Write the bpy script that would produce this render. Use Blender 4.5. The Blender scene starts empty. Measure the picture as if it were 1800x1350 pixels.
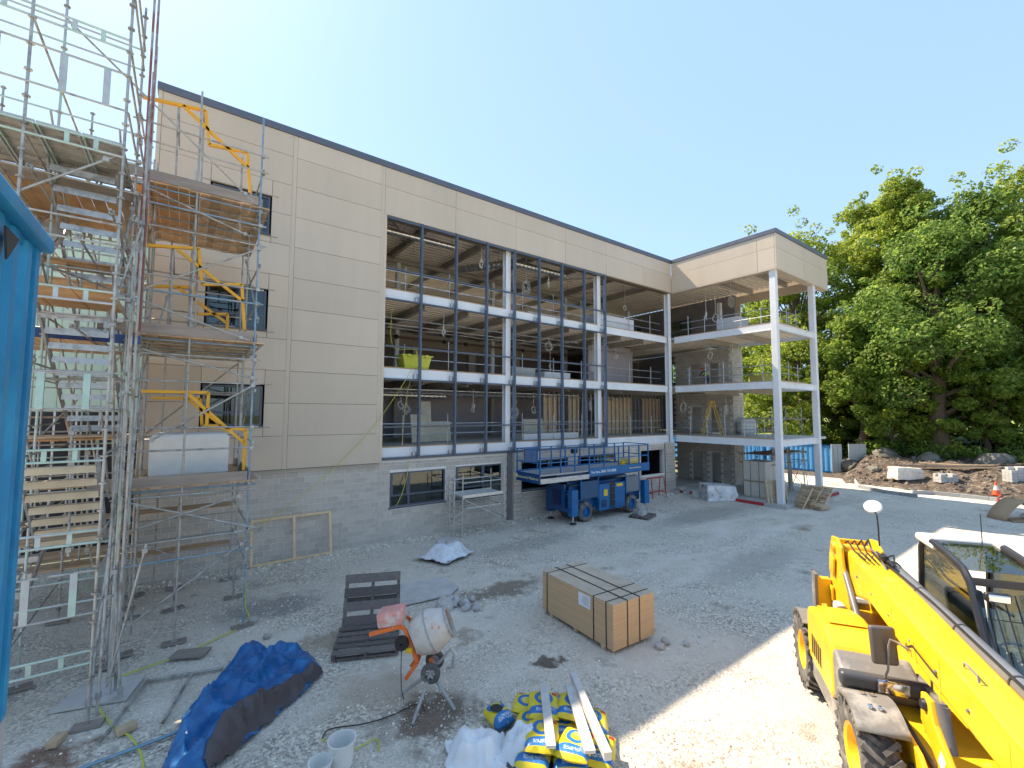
import bpy, bmesh, math, random
from mathutils import Vector, Matrix, Euler, Quaternion, noise
R = math.radians
scene = bpy.context.scene
# ------------------------------------------------------------------ camera
YAW, PITCH, ROLL = R(53.65), R(3.76), R(0.21)
CAM = Vector((0, 0, 5.7))
fw = Vector((math.cos(YAW)*math.cos(PITCH), math.sin(YAW)*math.cos(PITCH), math.sin(PITCH)))
r0 = Vector((math.sin(YAW), -math.cos(YAW), 0)); u0 = r0.cross(fw)
rt = (r0*math.cos(ROLL) + u0*math.sin(ROLL)).normalized(); up = rt.cross(fw)
cam_d = bpy.data.cameras.new('camera'); cam = bpy.data.objects.new('camera', cam_d)
scene.collection.objects.link(cam)
cam_d.sensor_fit = 'HORIZONTAL'; cam_d.sensor_width = 36; cam_d.lens = 36*777/1800
cam_d.clip_start = 0.05; cam_d.clip_end = 3000
mw = Matrix((rt, up, -fw)).transposed().to_4x4(); mw.translation = CAM
cam.matrix_world = mw
scene.camera = cam
# ------------------------------------------------------------------ sky and sun
SUN = Vector((-.22, .807, 1.0)).normalized()
world = bpy.data.worlds.new('World'); scene.world = world; world.use_nodes = True
wn = world.node_tree.nodes; wl = world.node_tree.links
bg = wn['Background']
sky = wn.new('ShaderNodeTexSky'); sky.sky_type = 'NISHITA'; sky.sun_disc = False
sky.sun_elevation = math.asin(SUN.z); sky.sun_rotation = math.atan2(SUN.x, SUN.y)
sky.altitude = 100; sky.air_density = 1.0; sky.dust_density = 0.6; sky.ozone_density = 1.0
skm = wn.new('ShaderNodeMix'); skm.data_type = 'RGBA'; skm.inputs[0].default_value = .88
skm.inputs[7].default_value = (.55, .83, 1.23, 1)          # pale summer air, evens out the glow round the sun
wl.new(sky.outputs[0], skm.inputs[6]); wl.new(skm.outputs[2], bg.inputs[0]); bg.inputs[1].default_value = 0.15
sd = bpy.data.lights.new('sun', 'SUN'); sd.energy = 2.0; sd.angle = R(0.53); sd.color = (1, .85, .66)
so = bpy.data.objects.new('sun', sd); scene.collection.objects.link(so)
so.rotation_euler = SUN.to_track_quat('Z', 'Y').to_euler(); so.location = (-20, 60, 80)
scene.view_settings.view_transform = 'Standard'; scene.view_settings.look = 'None'
scene.view_settings.gamma = 1; scene.view_settings.exposure = 2.4
scene.render.engine = 'CYCLES'
scene.cycles.max_bounces = 10; scene.cycles.diffuse_bounces = 5; scene.cycles.glossy_bounces = 4
scene.cycles.transparent_max_bounces = 12; scene.cycles.caustics_reflective = False; scene.cycles.caustics_refractive = False

# ------------------------------------------------------------------ helpers
COL = scene.collection
rng = random.Random(7)
def link(name, data, parent=None, loc=None, rot=None):
    o = bpy.data.objects.new(name, data); COL.objects.link(o)
    if parent: o.parent = parent
    if loc is not None: o.location = loc
    if rot is not None: o.rotation_euler = rot
    return o
def tag(o, label=None, cat=None, group=None, kind=None):
    if label: o['label'] = label
    if cat: o['category'] = cat
    if group: o['group'] = group
    if kind: o['kind'] = kind
    return o
def thing(name, label, cat, loc=(0,0,0), rz=0, group=None):
    return tag(link(name, None, None, loc, (0,0,rz)), label, cat, group)
class MB:
    """collects shapes, then becomes ONE mesh object"""
    def __init__(s): s.v=[]; s.f=[]; s.sm=[]; s.rn=[]
    def add(s, vs, fs, smooth=False, rnd=None):
        b=len(s.v); s.v += [tuple(p) for p in vs]
        for f in fs:
            s.f.append([b+i for i in f]); s.sm.append(smooth)
        if rnd is not None: s.rn += [rnd]*len(vs)
        return s
    def box(s, a, b, rnd=None):
        x0,y0,z0=a; x1,y1,z1=b
        return s.add([(x0,y0,z0),(x1,y0,z0),(x1,y1,z0),(x0,y1,z0),(x0,y0,z1),(x1,y0,z1),(x1,y1,z1),(x0,y1,z1)],
              [(0,3,2,1),(4,5,6,7),(0,1,5,4),(1,2,6,5),(2,3,7,6),(3,0,4,7)], rnd=rnd)
    def obox(s, c, size, rot=(0,0,0), taper=1):
        m=Euler(rot).to_matrix(); c=Vector(c); h=[k/2 for k in size]; vs=[]
        for z in (-1,1):
            t = taper if z>0 else 1
            for x,y in ((-1,-1),(1,-1),(1,1),(-1,1)): vs.append(c+m@Vector((x*h[0]*t,y*h[1]*t,z*h[2])))
        return s.add(vs,[(0,3,2,1),(4,5,6,7),(0,1,5,4),(1,2,6,5),(2,3,7,6),(3,0,4,7)])
    def rbox(s, c, size, rot=(0,0,0), b=.02, seg=2):
        bm=bmesh.new(); bmesh.ops.create_cube(bm,size=1); bmesh.ops.scale(bm,vec=size,verts=bm.verts)
        bmesh.ops.bevel(bm,geom=bm.edges[:]+bm.verts[:],offset=min(b,min(size)*.45),segments=seg,affect='EDGES',profile=.5)
        m=Euler(rot).to_matrix(); c=Vector(c)
        s.add([c+m@v.co for v in bm.verts],[[v.index for v in f.verts] for f in (bm.verts.index_update(),bm.faces)[1]],True); bm.free(); return s
    def frame(s, p, q, upv=(0,0,1)):
        d=(Vector(q)-Vector(p)); L=d.length; d.normalize(); u=Vector(upv)
        if abs(d.dot(u))>.98: u=Vector((1,0,0)) if abs(d.x)<.9 else Vector((0,1,0))
        a=d.cross(u).normalized(); return d,a,a.cross(d),L
    def bar(s, p, q, w, h, upv=(0,0,1)):
        d,a,b,L=s.frame(p,q,upv); p=Vector(p); q=Vector(q)
        vs=[]
        for e in (p,q):
            for x,y in ((-1,-1),(1,-1),(1,1),(-1,1)): vs.append(e+a*x*w/2+b*y*h/2)
        return s.add(vs,[(3,2,1,0),(4,5,6,7),(0,1,5,4),(1,2,6,5),(2,3,7,6),(3,0,4,7)])
    def hbeam(s, p, q, w, h, tf=.02, tw=.015, upv=(0,0,1)):
        d,a,b,L=s.frame(p,q,upv); p=Vector(p); q=Vector(q); o=(h-tf)/2
        s.bar(p+b*o,q+b*o,w,tf,upv); s.bar(p-b*o,q-b*o,w,tf,upv); s.bar(p,q,tw,h-2*tf,upv); return s
    def tube(s, p, q, r, n=8, r2=None, cap=True, hollow=False):
        d,a,b,L=s.frame(p,q); p=Vector(p); q=Vector(q); r2=r if r2 is None else r2; vs=[]
        for e,rr in ((p,r),(q,r2)):
            for i in range(n):
                t=2*math.pi*i/n; vs.append(e+(a*math.cos(t)+b*math.sin(t))*rr)
        k=len(s.v); s.add(vs,[(i,(i+1)%n,n+(i+1)%n,n+i) for i in range(n)],True)
        if cap:
            s.f.append([k+i for i in range(n)][::-1]); s.sm.append(False)
            s.f.append([k+n+i for i in range(n)]); s.sm.append(False)
        return s
    def path(s, pts, r, n=6, closed=False, rs=None):
        pts=[Vector(p) for p in pts]; m=len(pts); base=len(s.v); vs=[]
        pa=None
        for i,p in enumerate(pts):
            if closed: d=pts[(i+1)%m]-pts[i-1]
            else: d=pts[min(i+1,m-1)]-pts[max(i-1,0)]
            if d.length<1e-9: d=Vector((0,0,1))
            d.normalize()
            if pa is None:
                u=Vector((0,0,1)) if abs(d.z)<.9 else Vector((1,0,0)); a=d.cross(u).normalized()
            else:
                a=(pa-d*pa.dot(d)); a=a.normalized() if a.length>1e-6 else pa
            pa=a; b=d.cross(a); rr=rs[i] if rs else r
            for k in range(n):
                t=2*math.pi*k/n; vs.append(p+(a*math.cos(t)+b*math.sin(t))*rr)
        fs=[]
        for i in range(m if closed else m-1):
            j=(i+1)%m
            for k in range(n): fs.append((i*n+k,i*n+(k+1)%n,j*n+(k+1)%n,j*n+k))
        if not closed: fs.append(list(range(n))[::-1]); fs.append([(m-1)*n+k for k in range(n)])
        return s.add(vs,fs,True)
    def prism(s, poly, d, flip=False):
        """poly: list of 3D points (planar), extruded by vector d"""
        d=Vector(d); n=len(poly); vs=[Vector(p) for p in poly]+[Vector(p)+d for p in poly]
        return s.add(vs,[list(range(n))[::-1],list(range(n,2*n))]+[(i,(i+1)%n,n+(i+1)%n,n+i) for i in range(n)])
    def lathe(s, prof, c, axis=(0,0,1), n=24, cap=False):
        """prof: [(radius, height)]"""
        ax=Vector(axis).normalized(); u=Vector((1,0,0)) if abs(ax.x)<.9 else Vector((0,1,0))
        a=ax.cross(u).normalized(); b=ax.cross(a); c=Vector(c); vs=[]
        for r,h in prof:
            for i in range(n):
                t=2*math.pi*i/n; vs.append(c+ax*h+(a*math.cos(t)+b*math.sin(t))*r)
        fs=[(j*n+i,j*n+(i+1)%n,(j+1)*n+(i+1)%n,(j+1)*n+i) for j in range(len(prof)-1) for i in range(n)]
        if cap: fs+= [list(range(n))[::-1],[(len(prof)-1)*n+i for i in range(n)]]
        return s.add(vs,fs,True)
    def mesh(s, name='m'):
        me=bpy.data.meshes.new(name); me.from_pydata(s.v,[],s.f); 
        me.polygons.foreach_set('use_smooth', s.sm)
        if s.rn:
            at=me.attributes.new('rnd','FLOAT','POINT'); at.data.foreach_set('value', s.rn)
        me.update(); 
        if any(s.sm): 
            try: me.set_sharp_from_angle(angle=R(40))
            except Exception: pass
        return me
    def build(s, name, mat, parent=None, fix=True, bevel=0):
        me=s.mesh(name)
        if fix:
            bm=bmesh.new(); bm.from_mesh(me); bmesh.ops.recalc_face_normals(bm,faces=bm.faces)
            bm.to_mesh(me); bm.free()
        me.materials.append(mat)
        o=link(name,me,parent)
        if bevel:
            md=o.modifiers.new('bevel','BEVEL'); md.width=bevel; md.segments=2; md.limit_method='ANGLE'
        return o
def stuff(o): o['kind']='stuff'; return o
# ------------------------------------------------------------------ materials
def mat(name, col, rough=.6, metal=0, var=.12, scale=3., bump=0., bscale=40., big=.08, spec=.5, rnd=None, detail=6, stretch=None, col2=None, c2lo=.5, c2hi=.62, c2scale=2., coat=0, trans=0, alpha=1, obj=False):
    m=bpy.data.materials.new(name); m.use_nodes=True; nt=m.node_tree; N=nt.nodes; L=nt.links
    p=N['Principled BSDF']; p.inputs['Roughness'].default_value=rough; p.inputs['Metallic'].default_value=metal
    p.inputs['Specular IOR Level'].default_value=spec; p.inputs['Coat Weight'].default_value=coat
    p.inputs['Transmission Weight'].default_value=trans; p.inputs['Alpha'].default_value=alpha
    if obj:
        g=N.new('ShaderNodeTexCoord'); src=g.outputs['Object']
    else:
        g=N.new('ShaderNodeNewGeometry'); src=g.outputs['Position']
    mp=N.new('ShaderNodeMapping'); L.new(src,mp.inputs[0])
    if stretch: mp.inputs['Scale'].default_value=stretch
    n1=N.new('ShaderNodeTexNoise'); n1.inputs['Scale'].default_value=scale; n1.inputs['Detail'].default_value=detail; L.new(mp.outputs[0],n1.inputs['Vector'])
    n2=N.new('ShaderNodeTexNoise'); n2.inputs['Scale'].default_value=.35; n2.inputs['Detail'].default_value=3; L.new(mp.outputs[0],n2.inputs['Vector'])
    c=[x for x in col[:3]]
    def mr(sock,lo,hi,a=.25,b=.75):
        q=N.new('ShaderNodeMapRange'); q.inputs[1].default_value=a; q.inputs[2].default_value=b; q.inputs[3].default_value=lo; q.inputs[4].default_value=hi; L.new(sock,q.inputs[0]); return q.outputs[0]
    f=mr(n1.outputs[0],1-var,1+var); f2=mr(n2.outputs[0],1-big,1+big)
    mu=N.new('ShaderNodeMath'); mu.operation='MULTIPLY'; L.new(f,mu.inputs[0]); L.new(f2,mu.inputs[1]); val=mu.outputs[0]
    if rnd:
        if rnd[0]=='obj': o=N.new('ShaderNodeObjectInfo'); s=o.outputs['Random']
        else: o=N.new('ShaderNodeAttribute'); o.attribute_name='rnd'; s=o.outputs['Fac']
        k=mr(s,1-rnd[1],1+rnd[1],0,1); m3=N.new('ShaderNodeMath'); m3.operation='MULTIPLY'; L.new(val,m3.inputs[0]); L.new(k,m3.inputs[1]); val=m3.outputs[0]
    base=None
    if col2:
        n3=N.new('ShaderNodeTexNoise'); n3.inputs['Scale'].default_value=c2scale; n3.inputs['Detail'].default_value=8; n3.inputs['Roughness'].default_value=.65; L.new(mp.outputs[0],n3.inputs['Vector'])
        mx=N.new('ShaderNodeMix'); mx.data_type='RGBA'; mx.inputs[6].default_value=(*c,1); mx.inputs[7].default_value=(*col2,1)
        L.new(mr(n3.outputs[0],0,1,c2lo,c2hi),mx.inputs[0]); base=mx.outputs[2]
    vm=N.new('ShaderNodeVectorMath'); vm.operation='SCALE'
    if base: L.new(base,vm.inputs[0])
    else: vm.inputs[0].default_value=c
    L.new(val,vm.inputs['Scale']); L.new(vm.outputs[0],p.inputs['Base Color'])
    L.new(mr(n1.outputs[0],max(rough-.08,.02),min(rough+.08,1)),p.inputs['Roughness'])
    if bump:
        n4=N.new('ShaderNodeTexNoise'); n4.inputs['Scale'].default_value=bscale; n4.inputs['Detail'].default_value=5; L.new(mp.outputs[0],n4.inputs['Vector'])
        b=N.new('ShaderNodeBump'); b.inputs['Strength'].default_value=bump; b.inputs['Distance'].default_value=.02; L.new(n4.outputs[0],b.inputs['Height']); L.new(b.outputs[0],p.inputs['Normal'])
    return m
def glass(name, tint=(.75,.85,.82), rough=.02, opac=.25):
    """thin glazing: clear pane with reflections"""
    m=bpy.data.materials.new(name); m.use_nodes=True; nt=m.node_tree; N=nt.nodes; L=nt.links
    N.remove(N['Principled BSDF']); out=N['Material Output']
    t=N.new('ShaderNodeBsdfTransparent'); t.inputs[0].default_value=(*tint,1)
    g=N.new('ShaderNodeBsdfGlossy'); g.inputs['Roughness'].default_value=rough
    fr=N.new('ShaderNodeFresnel'); fr.inputs[0].default_value=1.5
    a=N.new('ShaderNodeMath'); a.operation='MULTIPLY_ADD'; L.new(fr.outputs[0],a.inputs[0]); a.inputs[1].default_value=.9; a.inputs[2].default_value=opac*.1
    mx=N.new('ShaderNodeMixShader'); L.new(a.outputs[0],mx.inputs[0]); L.new(t.outputs[0],mx.inputs[1]); L.new(g.outputs[0],mx.inputs[2]); L.new(mx.outputs[0],out.inputs[0])
    return m
MT = dict(
 panel=mat('cladding beige',(.58,.485,.375),.42,0,.028,2.2,.05,1.1,.05,.4,rnd=('obj',.045),stretch=(1.4,1.4,.16)),
 trim=mat('cladding trim',(.34,.30,.24),.45,0,.04),
 coping=mat('grey coping',(.10,.115,.15),.4,0,.08,2),
 joint=mat('dark joint',(.05,.045,.04),.8),
 white=mat('white steel paint',(.74,.75,.76),.45,0,.04,2,col2=(.55,.53,.5),c2lo=.6,c2hi=.75,c2scale=3),
 steel=mat('grey primed steel',(.36,.33,.29),.6,0,.12,2),
 galv=mat('galvanised steel',(.50,.52,.54),.42,.75,.16,7,col2=(.36,.36,.36),c2scale=5),
 deck=mat('profiled metal deck',(.74,.67,.57),.5,.0,.08,3),
 slab=mat('concrete slab',(.50,.48,.45),.85,0,.1,4,.2,30),
 timber=mat('sawn timber',(.42,.27,.15),.75,0,.2,6,.15,50,stretch=(3,3,.6)),
 block=mat('concrete block',(.52,.468,.405),.9,0,.10,9,.35,60,.06,.2,rnd=('obj',.10)),
 block_s=mat('concrete block far',(.52,.468,.405),.9,0,.10,9,.3,60,.06,.2,rnd=('attr',.10)),
 mortar=mat('mortar',(.76,.72,.66),.95,0,.08,12,.3,80),
 frame=mat('window frame grey',(.075,.09,.12),.4,0,.06),
 framew=mat('mullion face',(.16,.24,.36),.3,.35,.1,4),
 pane=glass('window glass'),
 plaster=mat('grey plasterboard',(.36,.33,.35),.8,0,.06),
 plasterw=mat('white board',(.62,.62,.62),.7,0,.06),
 osb=mat('strand board',(.56,.39,.22),.8,0,.25,14,.2,40,stretch=(1,1,.4)),
 dark=mat('near black shade and fittings',(.05,.045,.05),.9),  # near-black that paints interior shade behind openings; pipe collars share it
 duct=mat('spiral duct',(.6,.58,.55),.28,.9,.1,8),
 insul=mat('wrapped board pack',(.62,.63,.66),.45,0,.1,4,.1,9),
)
def bz(x,y):
    e=x-44.2-.03*(y-8)
    if y>13.5: e-= (y-13.5)*2.2
    t=max(0,min(1,e/8)); h=-.06+t*t*(3-2*t)*1.75+max(0,min(1,(x-54)/6))*1.25
    n=noise.noise(Vector((x*.9,y*.9,2)))*.28+noise.noise(Vector((x*2.3,y*2.3,6)))*.12+abs(noise.noise(Vector((x*.45,y*.45,9))))*.4
    return h+n*min(1,max(0,e)*.6)
# ================================================================== THE UNFINISHED BUILDING
YF=19.5; XL=-1.25; XW=29.39; YW=12.05; XE=37.8; YB=33.0
L1,L2,L3,RF=4.12,7.78,11.47,15.9
bld = thing('unfinished_building','three storey beige clad building under construction with open steel framed floors','building',(14,26,0))
def bpart(mb,name,m,parent=None,**k):
    o=mb.build(name,m,None,**k); p=parent or bld
    o.parent=p; o.matrix_parent_inverse=p.matrix_world.inverted() if p.matrix_world!=Matrix() else Matrix()
    return o
bpy.context.view_layer.update()
BI=Matrix.Translation((-14,-26,0))
def bp(mb,name,m,parent=None,**k):
    o=mb.build(name,m,None,**k); o.parent=parent or bld
    if o.parent is bld: o.matrix_parent_inverse=BI
    return o
# ---- cladding panels ------------------------------------------------
T=.09
def panelX(x0,x1,z0,z1,y=YF,sgn=1):
    g=.006; bp(MB().box((x0+g,y,z0+g),(x1-g,y+T,z1-g)),'panel',MT['panel'],bevel=.006)
zj=[3.45,4.76,6.05,7.34,8.6,9.88,11.16,12.43,13.70,14.97,16.2,17.12]
wins=[(.45,2.36,5.19,6.70),(.45,2.36,8.92,10.45),(.45,2.36,12.75,14.25)]
def cut_panels(x0,x1,z0,z1,holes):
    hs=[h for h in holes if h[0]<x1 and h[1]>x0 and h[2]<z1-.02 and h[3]>z0+.02]
    if not hs: panelX(x0,x1,z0,z1); return
    h=hs[0]; a,b=max(z0,h[2]),min(z1,h[3])
    if h[0]>x0: panelX(x0,h[0]-.06,z0,z1)
    if h[1]<x1: panelX(h[1]+.06,x1,z0,z1)
    if a>z0+.05: panelX(h[0]-.06,h[1]+.06,z0,a-.06)
    if b<z1-.05: panelX(h[0]-.06,h[1]+.06,b+.06,z1)
for i in range(len(zj)-1):
    cut_panels(XL+.12,3.13,zj[i],zj[i+1],wins)
    if zj[i]<16.1: panelX(3.29,6.86,zj[i],zj[i+1])
    else: panelX(3.29,6.86,zj[i],zj[i+1])
for x in (3.21,6.94): bp(MB().box((x-.08,YF+.012,3.45),(x+.08,YF+T,17.12 if x<4 else 17.12)),'cover_strip',MT['panel'])
bp(MB().box((7.02,YF+.0,3.45),(7.14,YF+.5,14.86)),'jamb_flashing',MT['panel'])
bp(MB().box((XL,YF,3.45),(XL+.115,YF+13.4,17.12)),'corner_trim',MT['panel'])
xb=[7.02,10.74,14.6,18.4,22.1,25.98,XW-.005]
for i in range(len(xb)-1):
    panelX(xb[i],xb[i+1],14.86,16.2); panelX(xb[i],xb[i+1],16.2,17.12)
# backing behind panels (insulation liner) and joints
bp(MB().box((XL+.12,YF+T+.01,3.5),(.3,YF+.32,17.0)).box((2.5,YF+T+.01,3.5),(7.0,YF+.32,17.0)).box((.3,YF+T+.01,3.5),(2.5,YF+.32,5.1)).box((.3,YF+T+.01,6.8),(2.5,YF+.32,8.8)).box((.3,YF+T+.01,10.55),(2.5,YF+.32,12.65)).box((.3,YF+T+.01,14.35),(2.5,YF+.32,17.0)).box((7.02,YF+T+.01,15.0),(XW,YF+.3,17.0)),'liner',MT['joint'])
bp(MB().box((7.15,YF+.002,14.78),(XW,YF+.45,14.852)),'soffit_trim',mat('brown soffit',(.20,.145,.085),.6))
bp(MB().box((XL,YF-.05,3.36),(7.02,YF+.1,3.44)),'drip_flashing',MT['trim'])
# coping
for i in range(8):
    a=XL-.04+i*3.84; b=min(a+3.835,XW+.02)
    bp(MB().box((a,YF-.05,17.12),(b,YF+.45,17.40)),'coping',MT['coping'],bevel=.01)
# ---- wing cladding ---------------------------------------------------
def panelY(y0,y1,z0,z1,x): 
    g=.006; bp(MB().box((x,y0+g,z0+g),(x+T,y1-g,z1-g)),'panel',MT['panel'],bevel=.006)
for a,b in ((12.14,13.1),(13.2,18.9),(19.0,19.49)):
    panelY(a,b,14.86,16.2,XW); panelY(a,b,16.2,17.12,XW)
bp(MB().box((XW+.01,13.09,14.86),(XW+T,13.21,17.12)).box((XW+.01,18.89,14.86),(XW+T,19.01,17.12)),'cover_strip',MT['panel'])
for a,b in ((XW,33.6),(33.6,XE)):
    panelX(a,b,14.86,16.2,YW); panelX(a,b,16.2,17.12,YW)
panelY(YW+T+.01,18.4,15.05,17.12,XE-T); panelY(18.4,26,11.6,17.12,XE-T)
# rear face of the wing: lower storeys of the east wall with window holes
wm=MB()
for (z0,z1,w0,w1) in ((4.13,7.58,None,None),(7.79,11.27,8.6,10.5),(11.48,15.88,12.9,14.5)):
    if w0 is None: wm.box((XE-.3,21.5,z0),(XE-.1,YB,z1)); continue
    wm.box((XE-.3,18.8 if z0>11 else 21.5,z0),(XE-.1,22.9,z1)).box((XE-.3,25.1,z0),(XE-.1,YB,z1)).box((XE-.3,22.9,z0),(XE-.1,25.1,w0)).box((XE-.3,22.9,w1),(XE-.1,25.1,z1))
bp(wm,'rear_wall',mat('grey inner sheathing',(.25,.24,.25),.8))
for z0,z1 in ((8.6,10.5),(12.9,14.5)):
    f=MB(); 
    for y in (22.95,24.0,25.05): f.box((XE-.24,y-.05,z0),(XE-.16,y+.05,z1))
    f.box((XE-.24,22.95,z0),(XE-.16,25.05,z0+.08)).box((XE-.24,22.95,z1-.08),(XE-.16,25.05,z1))
    w=bp(f,'window',MT['frame']); bp(MB().box((XE-.205,23,z0+.08),(XE-.195,25,z1-.08)),'pane',MT['pane'],w)
for i in range(2):
    a=YW-.06+i*3.75; bp(MB().box((XW-.05,a,17.12),(XW+.42,min(a+3.745,YF-.05),17.40)),'coping',MT['coping'],bevel=.01)
for i in range(3):
    a=XW+.425+i*2.7; bp(MB().box((a,YW-.06,17.12),(min(a+2.695,XE+.05),YW+.42,17.395)),'coping',MT['coping'],bevel=.01)
bp(MB().box((XW,YW+.001,14.80),(XW+.45,YF,14.857)).box((XW+.45,YW+.001,14.80),(XE,YW+.5,14.857)),'soffit_trim',MT['panel'])
# ---- roof deck (profiled sheet, ribs run along the facade) -----------
def ribbed(x0,x1,y0,y1,z,pitch,h,name,m):
    vs=[];fs=[]; n=int((y1-y0)/pitch)
    prof=[]
    for i in range(n):
        y=y0+i*pitch; prof+= [(y,z),(y+pitch*.42,z),(y+pitch*.5,z+h),(y+pitch*.92,z+h)]
    for y,zz in prof: vs+= [(x0,y,zz),(x1,y,zz)]
    for i in range(len(prof)-1): fs.append((2*i,2*i+1,2*i+3,2*i+2))
    o=bp(MB().add(vs,fs),name,m,fix=False); return o
ribbed(XL+.3,XW+.1,YF+.35,YB,RF,.42,.13,'roof_deck',MT['deck']); ribbed(XW+.1,XE-.2,YW+.2,YB,RF+.02,.42,.13,'roof_deck',MT['deck'])
bp(MB().box((XL+.3,YF+.33,RF+.16),(XE-.2,YB,RF+.3)).box((XW+.3,YW+.2,RF+.165),(XE-.2,YF+.33,RF+.31)),'roof',mat('roof membrane',(.3,.3,.3),.8))
for z,nm in ((L3,'floor_slab'),(L2,'floor_slab'),(L1,'floor_slab')):
    d=z-.30
    if z>L1: ribbed(XL+.3,XW+.2,YF+.4,YB,d-.03,.42,.12,'floor_deck',MT['deck']); ribbed(XW+.2,34.6,YW+.4,YB,d-.02,.42,.12,'floor_deck',MT['deck'])
    bp(MB().box((XL+.3,YF+.32,d+.10),(XW+.2,YB,z-.02)),nm,MT['slab'])
    bp(MB().box((XW+.2,YW+.33,d+.105),(34.6,YB,z-.018)).box((34.6,20.5,d+.107),(XE-.3,YB,z-.02)),nm,MT['slab'])
bp(MB().box((XL+.3,YF+.3,.0),(XE-.3,YB,.19)),'ground_slab',MT['slab'])
# ---- steel beams, joists, columns ------------------------------------
for z,top in ((RF,RF),(L3-.30,L3),(L2-.30,L2)):
    xs=[6.9,10.1,13.9,17.6,21.4,25.2,29.2] if z==RF else [6.9,9.3,11.8,14.2,16.6,19.1,21.6,24.0,26.5,29.1]
    for x in xs: bp(MB().hbeam((x,YF+.45,z-.20),(x,YB-.1,z-.20),.2,.4),'floor_beam' if z!=RF else 'roof_beam',MT['steel'])
    for y in (26.8,):
        for a,b in ((6.9,14.2),(14.2,21.6),(21.6,29.1)): bp(MB().hbeam((a,y,z-.46),(b,y,z-.46),.18,.3),'cross_beam',MT['steel'])
    for y in (14.6,17.2): bp(MB().hbeam((XW+.35,y,z-.2),(XE-.4 if z==RF else 34.6,y,z-.2),.16,.38),'floor_beam',MT['steel'])
for a,b in (((7,YF+.5,15.55),(10.1,24,15.55)),((21.4,24,15.5),(25.2,20.2,15.5)),((25.2,26,15.5),(29.1,20.4,15.5))):
    bp(MB().tube(a,b,.045),'roof_brace',MT['steel'])
def column(x,y,z0,z1,w=.3,m='white',d=None):
    d=d or w
    bp(MB().box((x-w/2,y-d/2,z0),(x+w/2,y-d/2+.025,z1)).box((x-w/2,y+d/2-.025,z0),(x+w/2,y+d/2,z1)).box((x-.012,y-d/2+.025,z0),(x+.012,y+d/2-.025,z1)),'column',MT[m])
for x in (14.22,21.56): column(x,YF+.36,L1-.5,15.0,.32)
column(29.16,YF+.24,L1-.55,14.85,.34); 
bp(MB().box((29.52,12.22,.2),(29.84,12.58,14.85)).box((35.3,12.14,.2),(35.64,12.5,14.85)),'hidden',MT['white']) if False else None
bp(MB().box((29.5,12.2,.2),(29.84,12.56,14.82)),'column',MT['white'],bevel=.01)
bp(MB().box((35.3,12.14,.2),(35.64,12.5,14.82)),'column',MT['white'],bevel=.01)
bp(MB().box((35.3,18.9,.2),(35.6,19.2,14.9)),'column',MT['white'])
for x in (10.6,17.9,25.2):
    for z0,z1 in ((.2,3.8),(L1,7.3),(L2,11),(L3,15.3)): column(x,26.8,z0,z1,.26,'white' if z0>7 else 'steel')
# white edge beams (main front, wing side, wing end)
for z in (L3,L2,L1):
    h=.47 if z>L1 else .52
    for a,b in ((7.15,14.05),(14.4,21.4),(21.73,28.98)):
        bp(MB().box((a,YF+.20,z-.02-h),(b,YF+.232,z-.02)).box((a,YF+.14,z-.02-h),(b,YF+.20,z-.0-h)),'edge_beam',MT['white'])
        bp(MB().box((a,YF+.19,z-.018),(b,YF+.30,z+.035)),'edge_timber',MT['timber'])
    bp(MB().box((XW+.17,12.56,z-.48),(XW+.20,YF-.05,z-.02)).box((XW+.11,12.56,z-.48),(XW+.17,YF-.05,z-.46)),'edge_beam',MT['white'])
    bp(MB().box((XW+.16,12.56,z-.018),(XW+.28,YF-.05,z+.035)),'edge_timber',MT['timber'])
    bp(MB().hbeam((29.84,12.36,z-.24),(35.3,12.32,z-.24),.22,.42),'edge_beam',MT['white'])
    bp(MB().hbeam((35.45,12.5,z-.24),(35.45,18.9,z-.24),.2,.4),'edge_beam',MT['white'])
    if z>L1: bp(MB().box((29.9,12.25,z-.02),(33.6,12.5,z+.04)),'edge_timber',MT['timber'])
# ---- curtain wall grid ------------------------------------------------
mx=[7.18,8.87,10.78,12.63,14.48,16.26,18.05,19.95,21.87]
for x in mx[1:]:
    mo=bp(MB().box((x-.045,YF-.10,3.62),(x+.045,YF+.06,14.80)),'mullion',MT['framew'])
    bp(MB().box((x-.052,YF-.125,3.60),(x+.052,YF-.101,14.82)).box((x+.046,YF-.1,3.61),(x+.05,YF+.06,14.81)),'gasket',MT['frame'],mo) .matrix_parent_inverse=Matrix()
for z in (3.62,5.05,7.22,8.75,10.93,12.35,14.74):
    zz=.035 if z not in (3.62,14.74) else .06
    bp(MB().box((7.16,YF-.08,z-zz),(21.92,YF+.03,z+zz)),'transom',MT['frame'])
for z in (L3-.35,L2-.37,L1-.38):
    for x in mx[1:]:
        bp(MB().box((x-.22,YF+.055,z-.11),(x-.05,YF+.19,z+.11)),'bracket',MT['galv'])
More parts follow.
